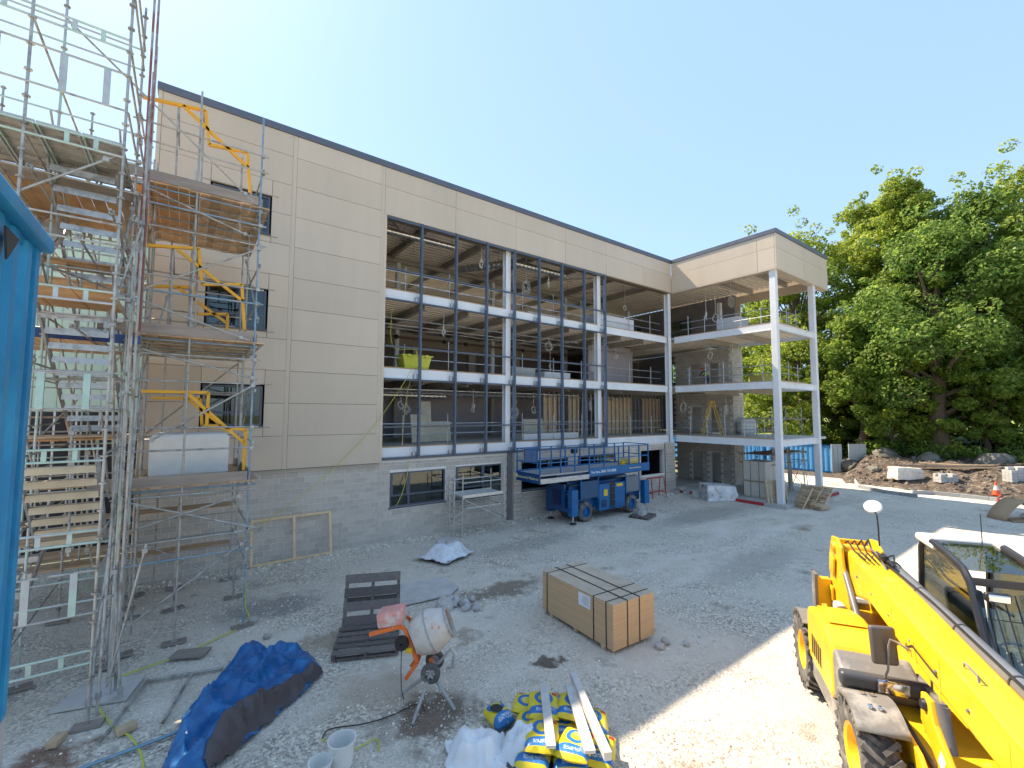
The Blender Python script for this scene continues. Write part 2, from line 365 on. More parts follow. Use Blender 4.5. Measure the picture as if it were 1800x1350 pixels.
# ---- blockwork ground floor -------------------------------------------
gw=[(7.55,10.35,1.42,2.98),(10.93,13.70,1.42,3.02),(14.95,18.6,1.42,3.05),(19.4,22.9,1.42,3.05),(25.5,28.15,1.42,3.12)]
BH,BL=.225,.45
bm_=MB().box((-.01,0,-.01),(.42,.1,.215)); BLK=MB().box((.005,0,.005),(.435,.09,.215)).mesh('block')
BLK.materials.append(MT['block'])
half=MB().box((.005,0,.005),(.21,.09,.215)).mesh('block_half'); half.materials.append(MT['block'])
wallm=MB()
def wall_grid(x0,x1,z1,holes,y):
    xs=sorted({x0,x1}|{h[0] for h in holes}|{h[1] for h in holes}); 
    for a,b in zip(xs,xs[1:]):
        mid=(a+b)/2; hs=[h for h in holes if h[0]<mid<h[1]]
        if hs: wallm.box((a,y,-.3),(b,y+.2,hs[0][2])).box((a,y,hs[0][3]),(b,y+.2,z1))
        else: wallm.box((a,y,-.3),(b,y+.2,z1))
wall_grid(XL+.05,14.36,3.40,gw,YF+.060); wall_grid(14.36,28.2,3.58,gw,YF+.068)
wallm.box((28.25,YF+.02,-.3),(29.45,YF+.5,3.56))
bw=bp(wallm,'block_wall',MT['mortar'])
far=MB(); nb=0; blocks=[]
def free(x,z,w,h):
    return not any(x+w>q[0]-.02 and x<q[1]+.02 and z+h>q[2]-.02 and z<q[3]+.02 for q in gw)
def run(x0,x1,y,nz,z00=-.05):
    for r_ in range(nz):
        z=z00+r_*BH; x=x0-(.225 if r_%2 else 0)
        while x<x1-.05:
            a=max(x,x0); b=min(x+BL-.012,x1)
            segs=[(a,b)]
            for q in gw:
                if z+.2>q[2] and z<q[3]-.02:
                    ns=[]
                    for (s,e) in segs:
                        if e<=q[0]-.01 or s>=q[1]+.01: ns.append((s,e))
                        else:
                            if s<q[0]-.05: ns.append((s,q[0]-.012))
                            if e>q[1]+.05: ns.append((q[1]+.012,e))
                    segs=ns
            for s,e in segs: blocks.append((s,e,z,y))
            x+=BL
run(XL+.06,7.02,YF+.05,15); run(7.03,14.05,YF+.045,16); run(14.42,15.0,YF-.10,16); run(15.01,28.2,YF+.045,16); run(28.25,29.40,YF-.002,16)
cnt=0
for (s,e,z,y) in blocks:
    full=abs((e-s)-(BL-.012))<.002
    if full and cnt<290 and s<9.2 and s>-.8:
        o=link('block',BLK,bw); o.location=(s-.005,y+rng.uniform(-.003,.003),z); o.parent=bw; o.matrix_parent_inverse=Matrix(); cnt+=1
    else:
        far.box((s,y,z+.005),(e,y+.08,z+.213),rnd=rng.random())
stuff(bp(far,'far_blocks',MT['block_s'],bw))
bp(MB().box((14.06,YF-.02,-.1),(14.36,YF+.06,3.58)),'movement_joint',mat('recess grey',(.16,.15,.15),.8),bw)
bp(MB().box((7.0,YF+.03,3.44),(14.4,YF+.3,3.57)).box((14.4,YF+.03,3.50),(28.2,YF+.3,3.58)),'lintel_course',MT['mortar'])
for x0,x1,z0,z1 in gw[:4]+wins:
    yy=YF+.075 if z0<2 else YF+.02
    f=MB(); t=.07
    f.box((x0,yy,z0),(x1,yy+.09,z0+t)).box((x0,yy,z1-t),(x1,yy+.09,z1)).box((x0,yy,z0+t),(x0+t,yy+.09,z1-t)).box((x1-t,yy,z0+t),(x1,yy+.09,z1-t))
    v=x0+(x1-x0)*(.33 if z0<2 and x0<9 else .6 if z0<2 else .55)
    zt=z0+(z1-z0)*.33
    f.box((v-.05,yy,z0+t),(v+.05,yy+.09,z1-t)).box((x0+t,yy,zt-.04),(v-.05,yy+.09,zt+.04)).box((v+.05,yy,zt-.04),(x1-t,yy+.09,zt+.04))
    if z0<2: f.box((x0+t,yy-.01,zt+.04),(x0+t+.08,yy+.08,z1-t)).box((v-.13,yy-.01,zt+.04),(v-.05,yy+.08,z1-t))
    w=bp(f,'window',MT['frame'])
    for a,b in ((x0+t,v-.05),(v+.05,x1-t)):
        for c,d in ((z0+t,zt-.04),(zt+.04,z1-t)):
            bp(MB().box((a,yy+.04,c),(b,yy+.052,d)),'pane',MT['pane'],w)
    bp(MB().box((x0-.05,yy-.09,z0-.06),(x1+.05,yy+.02,z0-.005)),'sill',MT['frame'],w)
    if z0>2: bp(MB().box((x0-.3,YF-.02,z0-.1),(x1+.3,YF,z0-.065)),'flashing',MT['trim'],w); bp(MB().box((x0-.3,YF-.02,z1+.065),(x1+.3,YF,z1+.09)),'flashing',MT['trim'],w)
# ---- interior walls and shade backing ----------------------------------------------------
iw=MB()
iw.box((7.2,27.2,L1),(37.4,27.4,7.2))
bp(iw,'partition_wall',MT['plaster']); iw=MB().box((7.2,30,L3),(37.4,30.2,14.6))  # added screen: hides the bright rear strips, top gap passes light to ceiling
bp(iw,'partition_wall',MT['plaster']); iw=MB()
iw.box((24.2,23.2,L2),(29.2,23.4,11.0)).box((29.2,23.2,L2+.01),(29.35,28,10.99))
bp(iw,'partition_wall',MT['plaster'])
bp(MB().box((7.2,28.85,L2),(37.4,28.95,10.9)),'partition_wall',mat('brown opening shade',(.19,.14,.115),.8))  # brown sheet behind the cream wall paints its openings in shade
bp(MB().box((7.2,28.6,L2),(24.0,28.8,8.7)).box((7.2,28.6,10.3),(24,28.8,11.0)).box((12.5,28.6,8.7),(13.1,28.8,10.3)).box((17.0,28.6,8.7),(17.6,28.8,10.3)).box((21.2,28.6,8.7),(21.8,28.8,10.3)),'partition_wall',mat('cream lining',(.42,.36,.29),.8))
bp(MB().box((29.55,20.3,.2),(29.7,25,3.7)),'shade_wall',MT['dark'])  # dark sheet added to paint interior shade over the lit grass behind
bp(MB().box((XL+.33,22.4,.2),(6.88,22.55,15.6)),'shade_wall',MT['dark'])  # dark backing paints the shaded rooms behind the left windows
bp(MB().box((7.1,YF+.4,.2),(28,YF+.5,.3)).box((XL+.3,25,.2),(31,25.2,3.8)).box((6.9,YF+.5,.2),(7.05,27,L3)).box((6.9,YF+.5,L3),(7.05,24,15.2)),'shade_wall',MT['dark'])  # near-black walls put the ground floor shade into the colour
bp(MB().box((XL+.3,YB-.2,.2),(XE,YB,4)).box((XL+.3,YB-.2,L1),(XE,YB,5.2)).box((XL+.3,YB-.2,L2),(XE,YB,8.8)).box((XL+.3,YB-.2,L3),(XE,YB,12.6)).box((XL+.3,YB-.2,6.9),(XE,YB,7.78)).box((XL+.3,YB-.2,10.6),(XE,YB,11.47)).box((XL+.3,YB-.2,14.4),(XE,YB,15.9)).box((XL+.12,YF+.5,.2),(XL+.32,YB,17)),'rear_wall',MT['slab'])  # unseen open strips between the bands, added to let sun bounce onto ceilings
for k,x in enumerate(range(0,38,4)): bp(MB().box((x-.5,YB-.25,4),(x+.5,YB-.05,15.9)),'rear_pier',MT['slab'])
# strand board partition with metal studs at first floor
for a,b in ((19.6,20.8),(22.0,23.0),(25.3,26.5),(26.52,27.7),(27.72,28.95),(30.3,31.5),(31.55,32.7)):
    bp(MB().box((a,23.0,L1),(b,23.03,6.95)),'strand_board',MT['osb'])
for k in range(30):
    x=19.5+k*.46
    bp(MB().box((x,22.86,L1),(x+.05,22.99,7.3)),'stud',MT['galv'])
for k in range(10): bp(MB().box((28.0+k*.25,24.2+k*.5,L2),(28.05+k*.25,24.28+k*.5,10.9)),'stud',MT['galv'])
# block core in the wing
core=MB(); cb=MB()
for z0,z1 in ((.2,3.7),(L1,7.35),(L2,10.95)):
    core.box((34.44,17.64,z0),(36.1,17.8,z1)).box((34.44,17.8,z0),(34.6,18.7,z1)).box((34.44,19.5,z0),(34.6,20.2,z1)).box((34.44,21.2,z0),(34.6,22.6,z1)).box((34.44,18.7,z1-1.1),(34.6,19.5,z1)).box((34.44,20.2,z1-1.1),(34.6,21.2,z1)).box((35.9,17.8,z0),(36.05,22,z1)).box((34.6,22.0,z0),(36,22.2,z1))
    for r_ in range(int((z1-z0)/BH)):
        z=z0+r_*BH
        for k in range(4):
            x=34.41+k*BL-(.225 if r_%2 else 0); a=max(x,34.41); b=min(x+.435,36.09)
            if b>a+.05: cb.box((a,17.60,z+.006),(b,17.7,z+.212),rnd=rng.random())
        y=17.7
        for k in range(11):
            y=17.62+k*BL+(.225 if r_%2 else 0)
            if (18.45<y<19.5 or 19.95<y<21.2) and z<z1-1.15: continue
            cb.box((34.40,y,z+.006),(34.5,y+.435,z+.212),rnd=rng.random())
cw=bp(core,'core_wall',MT['mortar']); stuff(bp(cb,'core_blocks',MT['block_s'],cw))
# ---- ducts and ceiling services -----------------------------------------
def duct(p,q,r):
    m=MB(); p=Vector(p);q=Vector(q); n=max(2,int((q-p).length/.3)); pts=[];rs=[]
    for i in range(n):
        for t,k in ((0,1),(.12,1.05),(.24,1)): pts.append(p.lerp(q,(i+t)/n)); rs.append(r*k)
    pts.append(q); rs.append(r); m.path(pts,r,14,rs=rs); return m
for a,b,r in (((7.3,21.3,14.9),(11.6,21.3,14.9),.16),((13.4,24,14.7),(15.4,20.9,14.7),.22),((15.4,20.9,14.7),(19.6,20.9,14.7),.2),((13.0,23.5,6.85),(17,23.5,6.85),.22),((17,23.5,6.85),(20.5,23.5,6.85),.2),((8,24,6.7),(12.6,24,6.7),.2)):
    bp(duct(a,b,r),'duct',MT['duct'])
for z in (6.9,10.6):
    for y in (22,24.6): bp(MB().box((7.3,y,z),(22,y+.25,z+.05)),'cable_tray',MT['galv'])
    bp(MB().tube((7.3,23,z-.1),(28,23,z-.1),.05),'service_pipe',MT['galv'])
bp(MB().tube((9,25.5,10.3),(28,25.5,10.3),.06),'service_pipe',mat('brown pipe',(.12,.06,.045),.5))
for k in range(7):
    bp(MB().lathe([(.02,-.06),(.13,-.05),(.14,0),(.13,.05),(.02,.06)],(10+k*1.6,25.3,10.25),(1,.3,0),12),'pipe_collar',MT['dark'])
for k in range(16):
    x=8+k*1.25; y=21+ (k*37%5)*.8; z=RF; bp(MB().tube((x,y,15.1),(x,y,z),.008,5).bar((x-.25,y,15.1),(x+.25,y,15.1),.04,.03),'hanger',MT['frame'])
# ---- recessed green sheathed wing on the left ---------------------------
grn=mat('mint sheathing board',(.50,.66,.56),.7,0,.05,1)
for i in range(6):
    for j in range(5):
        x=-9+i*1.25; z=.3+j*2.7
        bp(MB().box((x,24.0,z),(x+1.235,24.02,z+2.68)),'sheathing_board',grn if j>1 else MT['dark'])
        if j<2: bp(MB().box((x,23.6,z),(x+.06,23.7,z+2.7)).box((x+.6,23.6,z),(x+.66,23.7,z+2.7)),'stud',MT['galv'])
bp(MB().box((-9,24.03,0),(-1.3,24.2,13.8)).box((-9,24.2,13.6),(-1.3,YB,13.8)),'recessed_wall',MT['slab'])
# ================================================================== SCAFFOLDS
TB=mat('scaffold tube',(.40,.395,.37),.5,.45,.2,5,col2=(.25,.23,.2),c2scale=4)
TBL=mat('bluish scaffold tube',(.20,.32,.42),.5,.4,.2,6,col2=(.36,.37,.38),c2scale=1.5)
TMINT=mat('mint stained tube',(.42,.55,.48),.55,.3,.15,4,col2=(.44,.46,.47),c2scale=1.2,c2lo=.45,c2hi=.55)
TRED=mat('rust red painted tube',(.25,.09,.07),.6,.2,.2,5,col2=(.35,.36,.37),c2scale=1.5)
BRD=mat('scaffold board',(.52,.36,.22),.8,0,.2,5,.2,40,rnd=('obj',.22))
BRDG=mat('weathered toe board',(.27,.225,.19),.85,0,.22,4,.25,30,stretch=(.4,2,3),rnd=('obj',.12))
YEL=mat('yellow gate paint',(.80,.40,.015),.45,0,.08,3)
PLY=mat('orange ply deck',(.50,.31,.16),.75,0,.2,2.5,.1,20,rnd=('obj',.2))
MESHD=mat('perforated steel deck',(.50,.47,.42),.5,.5,.15,30)
def ring(mb,c,r=.05,h=.025,axis=(0,0,1)): mb.lathe([(r,-h/2),(r,h/2)],c,axis,8,True)
class Scaf:
    def __init__(s,name,label,loc):
        s.t=thing(name,label,'scaffold',loc); s.i=Matrix.Translation(-Vector(loc)); s.c=MB()
    def add(s,mb,name,m,parent=None):
        o=mb.build(name,m); o.parent=parent or s.t
        if not parent: o.matrix_parent_inverse=s.i
        return o
    def std(s,x,y,z0,z1,m=TB,ros=0):
        o=s.add(MB().tube((x,y,z0),(x,y,z1),.0245,8),'standard',m)
        if ros:
            z=z0+.3
            while z<z1: ring(s.c,(x,y,z),.058,.03); z+=ros
        return o
    def tb(s,p,q,name='ledger',m=TB,r=.0242,cpl=True):
        s.add(MB().tube(p,q,r,8),name,m)
        if cpl:
            for e in (p,q):
                s.c.obox(Vector(e).lerp(Vector(q if e is p else p),.05),(.09,.09,.09))
    def done(s):
        if s.c.v: stuff(s.add(s.c,'couplers',TB))
        bpy.context.view_layer.update()
# ---- tube scaffold standing against the left of the facade --------------
sc=Scaf('tube_scaffold','grey tube scaffold with timber decks and yellow loading gates against beige wall',(.2,16.2,0))
FY=14.02
for x,m,z1 in ((-1.02,TB,14.3),(0.0,TB,14.25),(1.45,TBL,14.1)): sc.std(x,FY,.05,z1,m)
for x in (-1.05,-.05,1.42):
    for y in (16.35,18.25): sc.std(x,y,.05,13.1 if y<17 else 12.6)
sc.std(1.36,16.0,.05,8); sc.std(-.62,18.6,.05,12)
DK=(11.48,7.62,3.86)
for z in DK:
    for x in (-1.0,1.43): sc.tb((x,FY-.15,z-.06),(x,18.7,z-.06),'transom')
    for y in (14.02,14.7,15.4,16.1,16.35+.4,17.5,18.25): sc.tb((-1.5,y+.05,z-.115),(1.62,y+.05,z-.115),'ledger',TBL if y in (14.02,16.1) else TB)
    n=13
    for k in range(n):
        x=-1.32+k*.232
        sc.add(MB().box((x,FY-.04+rng.uniform(-.05,.05),z-.035),(x+.222,18.72+rng.uniform(-.1,.05),z+.003)),'board',BRD if z<11 else (PLY if k<6 else BRD))
    sc.add(MB().box((-1.75,FY-.09,z+.005),(1.4,FY-.05,z+.26)),'toe_board',BRDG)
    sc.add(MB().box((1.47,FY,z+.005),(1.51,18.4,z+.24)),'toe_board',BRDG)
for z in (12.96,12.49,10.92,10.35,9.1,8.7,7.14,6.47,5.3,4.74,3.62,2.52,2.05): sc.tb((-1.35,FY-.05,z),(1.62,FY-.05,z),'ledger',TBL if z in (10.92,8.7,2.05) else TB)
for z in (12.5,9.8,8.7,6.3,4.9,2.6,1.6):
    sc.tb((1.49,FY-.2,z),(1.49,18.6,z),'ledger'); sc.tb((-1.3,18.3,z),(1.6,18.3,z),'ledger'); sc.tb((-1.3,16.4,z),(1.6,16.4,z),'ledger')
for p,q in (((-2.68,13.95,14.87),(1.27,13.95,11.56)),((-1.15,13.97,11.31),(1.24,13.97,10.56)),((-2.71,13.93,8.97),(1.32,13.93,7.65)),((-1.12,13.9,8.6),(1.59,13.9,10.33)),((-1.15,13.95,7.28),(1.56,13.95,6.6)),((-.76,13.92,4.93),(1.56,13.92,6.5)),((-1.36,13.92,2.77),(1.36,13.92,3.51)),((-1.01,13.95,3.54),(1.94,13.95,2.46)),((-1.06,13.9,.57),(1.47,13.9,2.31)),((-.76,17,1.79),(1.34,17,.33)),((1.52,14.1,8.2),(1.52,18.3,11.2)),((1.52,18.2,4.3),(1.52,14.2,7.3)),((-1.0,18.35,5),(1.4,18.35,7.4))):
    sc.tb(p,q,'brace')
for z,ys in ((2.62,(17.3,17.55,17.8)),(1.38,(17.2,17.45,17.7))):
    for y in ys: sc.add(MB().box((-3.6,y,z),(1.35,y+.225,z+.04)),'board',BRD)
for x,y in ((-1.02,FY),(0,FY),(1.45,FY),(-1.05,16.35),(-.05,16.35),(1.42,16.35),(-1.05,18.25),(-.05,18.25),(1.42,18.25)):
    sc.add(MB().obox((x,y,.03),(.5,.22,.05),(0,0,rng.uniform(-.3,.5))),'sole_board',BRDG); sc.c.obox((x,y,.07),(.13,.13,.02))
def gate(pts,dy,y0):
    """up-and-over loading gate: stepped tube frame with diagonal"""
    m=MB(); P=[Vector((x,y0,z)) for x,z in pts]; w=.075
    chain=P[:-2]
    for a,b in zip(chain,chain[1:]): m.bar(a,b,w,w,(0,1,0))
    m.bar(P[-2],P[-1],w,w,(0,1,0))
    o=sc.add(m,'loading_gate',YEL)
    return o
gate([(-1.24,13.78),(-.02,13.96),(.09,13.97),(.21,13.04),(1.11,13.16),(1.22,12.0),(-.4,13.9),(1.16,12.7)],0,14.4)
gate([(-1.15,9.91),(.1,10.09),(.2,9.13),(1.12,9.29),(1.23,8.0),(-.36,9.97),(1.18,8.8)],0,14.4)
gate([(-1.16,9.32),(.03,9.48),(.13,8.67),(.93,8.78),(.94,7.9),(-.36,9.41),(.9,8.5)],0,16.4)
gate([(-.92,6.21),(.47,6.22),(.46,5.3),(1.0,5.27),(1.37,5.2),(1.35,4.1),(.02,6.18),(1.33,4.85)],0,14.4)
gate([(-.79,6.09),(.33,6.11),(.41,5.29),(.99,5.28),(1.0,4.2),(0,6.1),(.99,5.2)],0,16.4)
for x,z in ((-.5,13.95),(.06,13.95),(-.45,10.0),(.08,10.08),(.4,6.25)): sc.add(MB().tube((x,14.44,z),(x,16.3,z-.25),.024),'gate_rail',TB)
for x,z in ((-.5,13.9),(.06,13.9),(-.45,9.95),(.08,10.0),(1.0,13.0)): sc.add(MB().tube((x,14.47,z),(x+.02,14.55,z-2.2),.024),'gate_post',TB)
sc.done()
# ---- system stair tower ---------------------------------------------------
tw=Scaf('stair_tower','tall system scaffold stair tower with mint stained rails and ply landings beside blue container',(-2.6,14,0))
tx=(-1.2,-2.55,-4.3); tys=(11.3,13.6,17.2)
for x in tx:
    for y in tys: tw.std(x,y,.06,16.6 if x>-2 and y<12 else 15.6 if y<14 else 14.4,TMINT if (x+y)%2>1 else TB,.5)
for x,y,z0,z1,m in ((-1.02,13.2,8.5,17,TRED),(-.96,13.5,7.6,17.4,TRED),(-1.0,14.3,3.0,15.2,TMINT),(-.92,12.3,0,12.5,TB),(-1.05,12.9,0,10.5,TB),(-1.1,13.1,.1,9,TMINT),(-.9,15.2,0,12.5,TB),(-1.7,18.6,0,12,TB),(-2.4,18.6,0,12,TB),(-3.4,18.6,0,12,TB),(-2.8,20.5,0,13.5,TMINT),(-1.6,21,0,13.0,TMINT),(-4,20.5,0,13.5,TMINT)):
    tw.std(x,y,z0,z1,m)
lifts=(1.24,3.4,4.9,7.87,10.8,13.0)
for z in lifts:
    for y in (11.3,17.2):
        for zz in (z-.11,z+.11): tw.tb((-4.3,y,zz),(-1.2,y,zz),'ledger',TMINT,.022,False)
        for x in (-3.6,-2.9,-2.0,-1.6): tw.add(MB().box((x-.035,y-.012,z-.09),(x+.035,y+.012,z+.09)),'ledger_web',TMINT)
    for x in (-1.2,-4.3):
        tw.tb((x,11.3,z),(x,17.2,z),'transom',TB,.022,False)
    tw.tb((-2.55,11.3,z-.1),(-2.55,17.2,z-.1),'transom',TB,.022,False)
for z in (2.03,2.79,5.74,6.4,8.9,9.3,12.36,11.62,14.0,14.5):
    tw.tb((-4.3,11.26,z),(-1.2,11.26,z),'guard_rail',TB,.021,False); tw.tb((-1.17,11.3,z),(-1.17,13.6,z),'guard_rail',TB,.021,False); tw.tb((-4.3,13.6,z),(-1.2,13.6,z),'guard_rail',TMINT,.021,False)
for z0,z1 in ((2.03,2.79),(5.74,6.4),(11.62,12.36)):
    for x in (-3.7,-2.95,-2.1,-1.5): tw.add(MB().box((x-.05,11.24,z0),(x+.05,11.275,z1)),'guard_panel',TMINT)
for z,m in ((10.95,MESHD),(7.98,PLY),(4.98,PLY)):
    for k in range(5):
        x=-4.25+k*.61
        if m is MESHD:
            d=MB().box((x,11.35,z),(x+.59,13.55,z+.04))
        else: d=MB().box((x,11.4 if z>7 else 15.2,z),(x+.59,13.55 if z>7 else 17.1,z+.04))
        dp=tw.add(d,'deck_panel',m)
        if m is MESHD:
            for q in range(8): tw.add(MB().box((x+.02,11.4+q*.29,z-.035),(x+.57,11.43+q*.29,z)),'deck_rib',TB,dp).matrix_parent_inverse=Matrix()
            for xx in (x+.01,x+.55): tw.add(MB().box((xx,11.35,z-.06),(xx+.03,13.55,z)),'deck_edge',TMINT,dp).matrix_parent_inverse=Matrix()
for k in range(16):
    tw.add(MB().box((-5.2+k*.26,13.7,10.9),(-4.96+k*.26,17.5,10.94)),'board',PLY)
for k in range(12): tw.add(MB().box((-4.9+k*.26,13.9,7.5),(-4.66+k*.26,17.3,7.54)),'board',BRD)
tw.add(MB().box((-4.8,13.65,7.3),(-.95,13.72,7.5)),'toe_board',mat('blue beam',(.03,.08,.25),.5))
tw.add(MB().box((-4.8,13.62,10.7),(-1.0,13.68,10.94)),'toe_board',BRDG)
def flight(x0,x1,ya,za,yb,zb,m,n=9):
    for x in (x0,x1): tw.add(MB().bar((x,ya,za),(x,yb,zb),.04,.16),'stair_stringer',MT['galv'])
    for i in range(n):
        t=(i+.5)/n; y=ya+(yb-ya)*t; z=za+(zb-za)*t
        tw.add(MB().box((x0+.03,y-.12,z),(x1-.03,y+.12,z+.035)).box((x0+.03,y-.125,z-.10),(x1-.03,y-.105,z)),'tread',m)
    for x in (x0,x1): tw.tb((x,ya,za+.95),(x,yb,zb+.95),'handrail',TB,.02,False)
WT=mat('pale timber tread',(.55,.46,.33),.8,0,.15,4,.1,30)
flight(-2.45,-1.35,11.9,4.75,13.9,2.75,WT,7)
flight(-4.1,-2.75,16.8,2.5,12.2,.1,MT['galv'])
flight(-2.45,-1.4,16.8,4.9,12.5,7.8,MT['galv'],11)
flight(-4.1,-2.75,12.2,7.9,16.8,10.8,MT['galv'],11)
flight(-2.45,-1.4,16.6,7.8,12.4,10.8,MT['galv'],11)
for p,q in (((-4.2,11.28,.3),(-2.4,11.28,3.3)),((-1.22,11.4,.2),(-1.22,13.5,3.2)),((-1.22,13.5,3.4),(-1.22,11.4,7.6)),((-1.22,11.4,7.9),(-1.22,13.6,10.6)),((-1.24,13.6,.3),(-1.24,17.1,4.6)),((-1.24,17.1,5),(-1.24,13.6,10.6)),((-1.1,11.5,.05),(-1.2,13.4,6.4)),((-1.0,12.2,.05),(-.92,14.2,6.8)),((-.8,11.9,.05),(-1.1,12.9,2.4)),((-4.2,17.2,3.4),(-1.3,17.2,7.8)),((-1.3,17.2,8),(-4.2,17.2,10.7)),((-4.3,11.33,8.1),(-1.3,11.33,10.7))):
    tw.tb(p,q,'brace',TB,.024)
R3=random.Random(12)
for k in range(34):
    x=R3.choice((-1.0,-1.35,-1.8,-2.5,-3.3)); y=R3.uniform(11.6,17.0); z=R3.uniform(1.0,11.5)
    if k%3==0: tw.tb((x-1.6,y,z),(-.95,y,z+R3.uniform(-.05,.05)),'ledger',R3.choice((TB,TMINT,TB)),.022)
    elif k%3==1: tw.tb((x,11.4,z),(x,R3.uniform(14,17.1),z+R3.uniform(-.02,.02)),'transom',TB,.022)
    else: tw.tb((x,y,z-1.2),(x+R3.uniform(-.9,.6),y+R3.uniform(-.8,.8),z+1.4),'brace',TB,.022)
for z in (2.75,5.1,9.2):
    for j in range(4): tw.add(MB().box((-4.6,14.2+j*.25,z),(-1.1+R3.uniform(-.2,.3),14.42+j*.25,z+.038)),'board',BRD)
# dense lattice deeper in the tower and inside the recess
for k in range(9):
    z=1.2+k*1.3
    tw.tb((-5.2,18.6,z),(-1.45,18.6,z),'ledger',TB,.022,False); tw.tb((-5.2,20.5,z+.4),(-1.5,20.5,z+.4),'ledger',TMINT,.022,False)
    tw.tb((-1.6,17,z+.2),(-1.6,21,z+.2),'transom',TB,.022,False); tw.tb((-3.4,17,z+.2),(-3.4,21,z+.2),'transom',TB,.022,False)
for k in range(6):
    z=1.3+k*2.1
    for j in range(5): tw.add(MB().box((-5.2,18.65+j*.24,z),(-1.4,18.87+j*.24,z+.04)),'board',BRD)
for x,y in [(a,b) for a in tx for b in tys]: tw.add(MB().obox((x,y,.03),(.45,.22,.05),(0,0,rng.uniform(-.4,.4))),'sole_board',BRDG)
tw.done()
# ---- aluminium mobile tower in front of the ground floor windows --------------
ALU=mat('aluminium tube',(.62,.62,.6),.35,.7,.1,6)
mt_=Scaf('mobile_tower','small aluminium access tower with timber platform in front of dark ground floor windows',(11.7,18.6,0))
X0,X1,Y0,Y1=10.45,12.8,18.0,19.2
for x in (X0,X1):
    for y in (Y0,Y1): mt_.std(x,y,.02,2.85,ALU)
for z in (.65,1.2,1.75,2.45): mt_.tb((X0,Y0,z),(X0,Y1,z),'rung',ALU,.02,False); mt_.tb((X1,Y0,z),(X1,Y1,z),'rung',ALU,.02,False)
for y in (Y0,Y1): mt_.tb((X0,y,2.45),(X1,y,2.45),'guard_rail',ALU,.022); mt_.tb((X0,y,1.28),(X1,y,1.28),'guard_rail',ALU,.022)
mt_.tb((X0,Y0,1.72),(X1,Y0,.55),'brace',ALU,.02); mt_.tb((X0,Y1,.5),(X1,Y1,1.75),'brace',ALU,.02); mt_.tb((X0,Y1,.9),(X0,Y0,1.6),'brace',ALU,.018)
mt_.add(MB().box((X0+.03,Y0+.06,1.78),(X1-.03,Y1-.06,1.83)),'platform',mat('dusty ply platform',(.5,.49,.47),.85,0,.15,5))
for y in (Y0+.03,Y1-.05): mt_.add(MB().box((X0,y,1.74),(X1,y+.03,1.88)),'platform_rail',ALU)
for y in (18.2,18.65): mt_.add(MB().box((10.1,y,.1),(10.13,y+.06,2.55)),'ladder_stile',ALU)
for k in range(9): mt_.tb((10.11,18.2,.3+k*.26),(10.11,18.7,.3+k*.26),'ladder_rung',ALU,.015,False)
mt_.done()
# ---- small scaffold inside the near corner of the wing --------------------------
ws=Scaf('wing_scaffold','small tube scaffold with board platform between the white wing columns',(34,14.6,0))
for x in (31.6,33.8,36.4):
    for y in (13.6,15.6): ws.std(x,y,.2,6.2 if (x<32 or y<14) else 5.2)
for z in (2.3,2.9,5.35):
    for y in (13.6,15.6): ws.tb((31.2,y,z),(37.2,y,z),'ledger')
    for x in (31.6,33.8,36.4): ws.tb((x,13.3,z+.05),(x,15.9,z+.05),'transom')
for k in range(7): ws.add(MB().box((31.0,13.6+k*.26,2.96),(37.0,13.83+k*.26,3.0)),'board',BRDG)
for p,q in (((31.6,13.5,4.3),(33.8,13.5,5.8)),((33.8,13.5,.4),(36.4,13.5,2.8)),((36.4,13.55,.4),(36.4,15.6,2.9)),((36.4,13.5,4.2),(35.0,13.5,5.9)),((31.6,15.6,.4),(33.8,15.6,2.7))): ws.tb(p,q,'brace')
for x,rz in ((32.6,.1),(35.1,-.12)): ws.add(MB().obox((x,14.0,1.7),(.5,.08,3.2),(0,rz,0)),'leaning_plank',BRDG)
for s in (0,.4): ws.tb((35.6+s,13.2,.3),(36.0+s,13.55,3.2),'ladder_stile',MT['galv'],.025,False)
ws.done()
# ---- edge guard rails of the open floors ------------------------------------------
def guard(label,p,q,z,posts,name='edge_guard_rail'):
    t=thing(name,label,'guard rail',tuple((Vector(p)+Vector(q))/2)[:2]+(z,)); inv=Matrix.Translation(-Vector(t.location))
    p=Vector((*p[:2],0)); q=Vector((*q[:2],0))
    for k in range(posts):
        c=p.lerp(q,(k+.5)/posts); o=MB().tube((c.x,c.y,z),(c.x,c.y,z+1.35+rng.uniform(-.1,.25)),.024).build('post',MT['galv'],t); o.matrix_parent_inverse=inv
    for h in (.55,1.05):
        o=MB().tube((p.x,p.y-.02,z+h),(q.x,q.y-.02,z+h),.024).build('rail',MT['galv'],t); o.matrix_parent_inverse=inv
    return t
for z,nm in ((L3,'top'),(L2,'second'),(L1,'first')):
    guard('galvanised guard rail along the facade edge of the %s upper floor'%('third' if nm=='top' else nm),(7.2,YF+.75),(28.9,YF+.75),z-.0,9)
    guard('galvanised guard rail along the open wing side of the %s upper floor'%('third' if nm=='top' else nm),(XW+.6,19.2),(XW+.6,12.7),z,5)
guard('galvanised guard rail along the wing end of the third upper floor',(30,12.7),(34.4,12.7),L3,3); guard('galvanised guard rail along the wing end of the second upper floor',(30,12.7),(34.4,12.7),L2,3)
guard('galvanised guard rail on the far side of the wing third upper floor',(34.4,13),(34.4,18.5),L3,6)
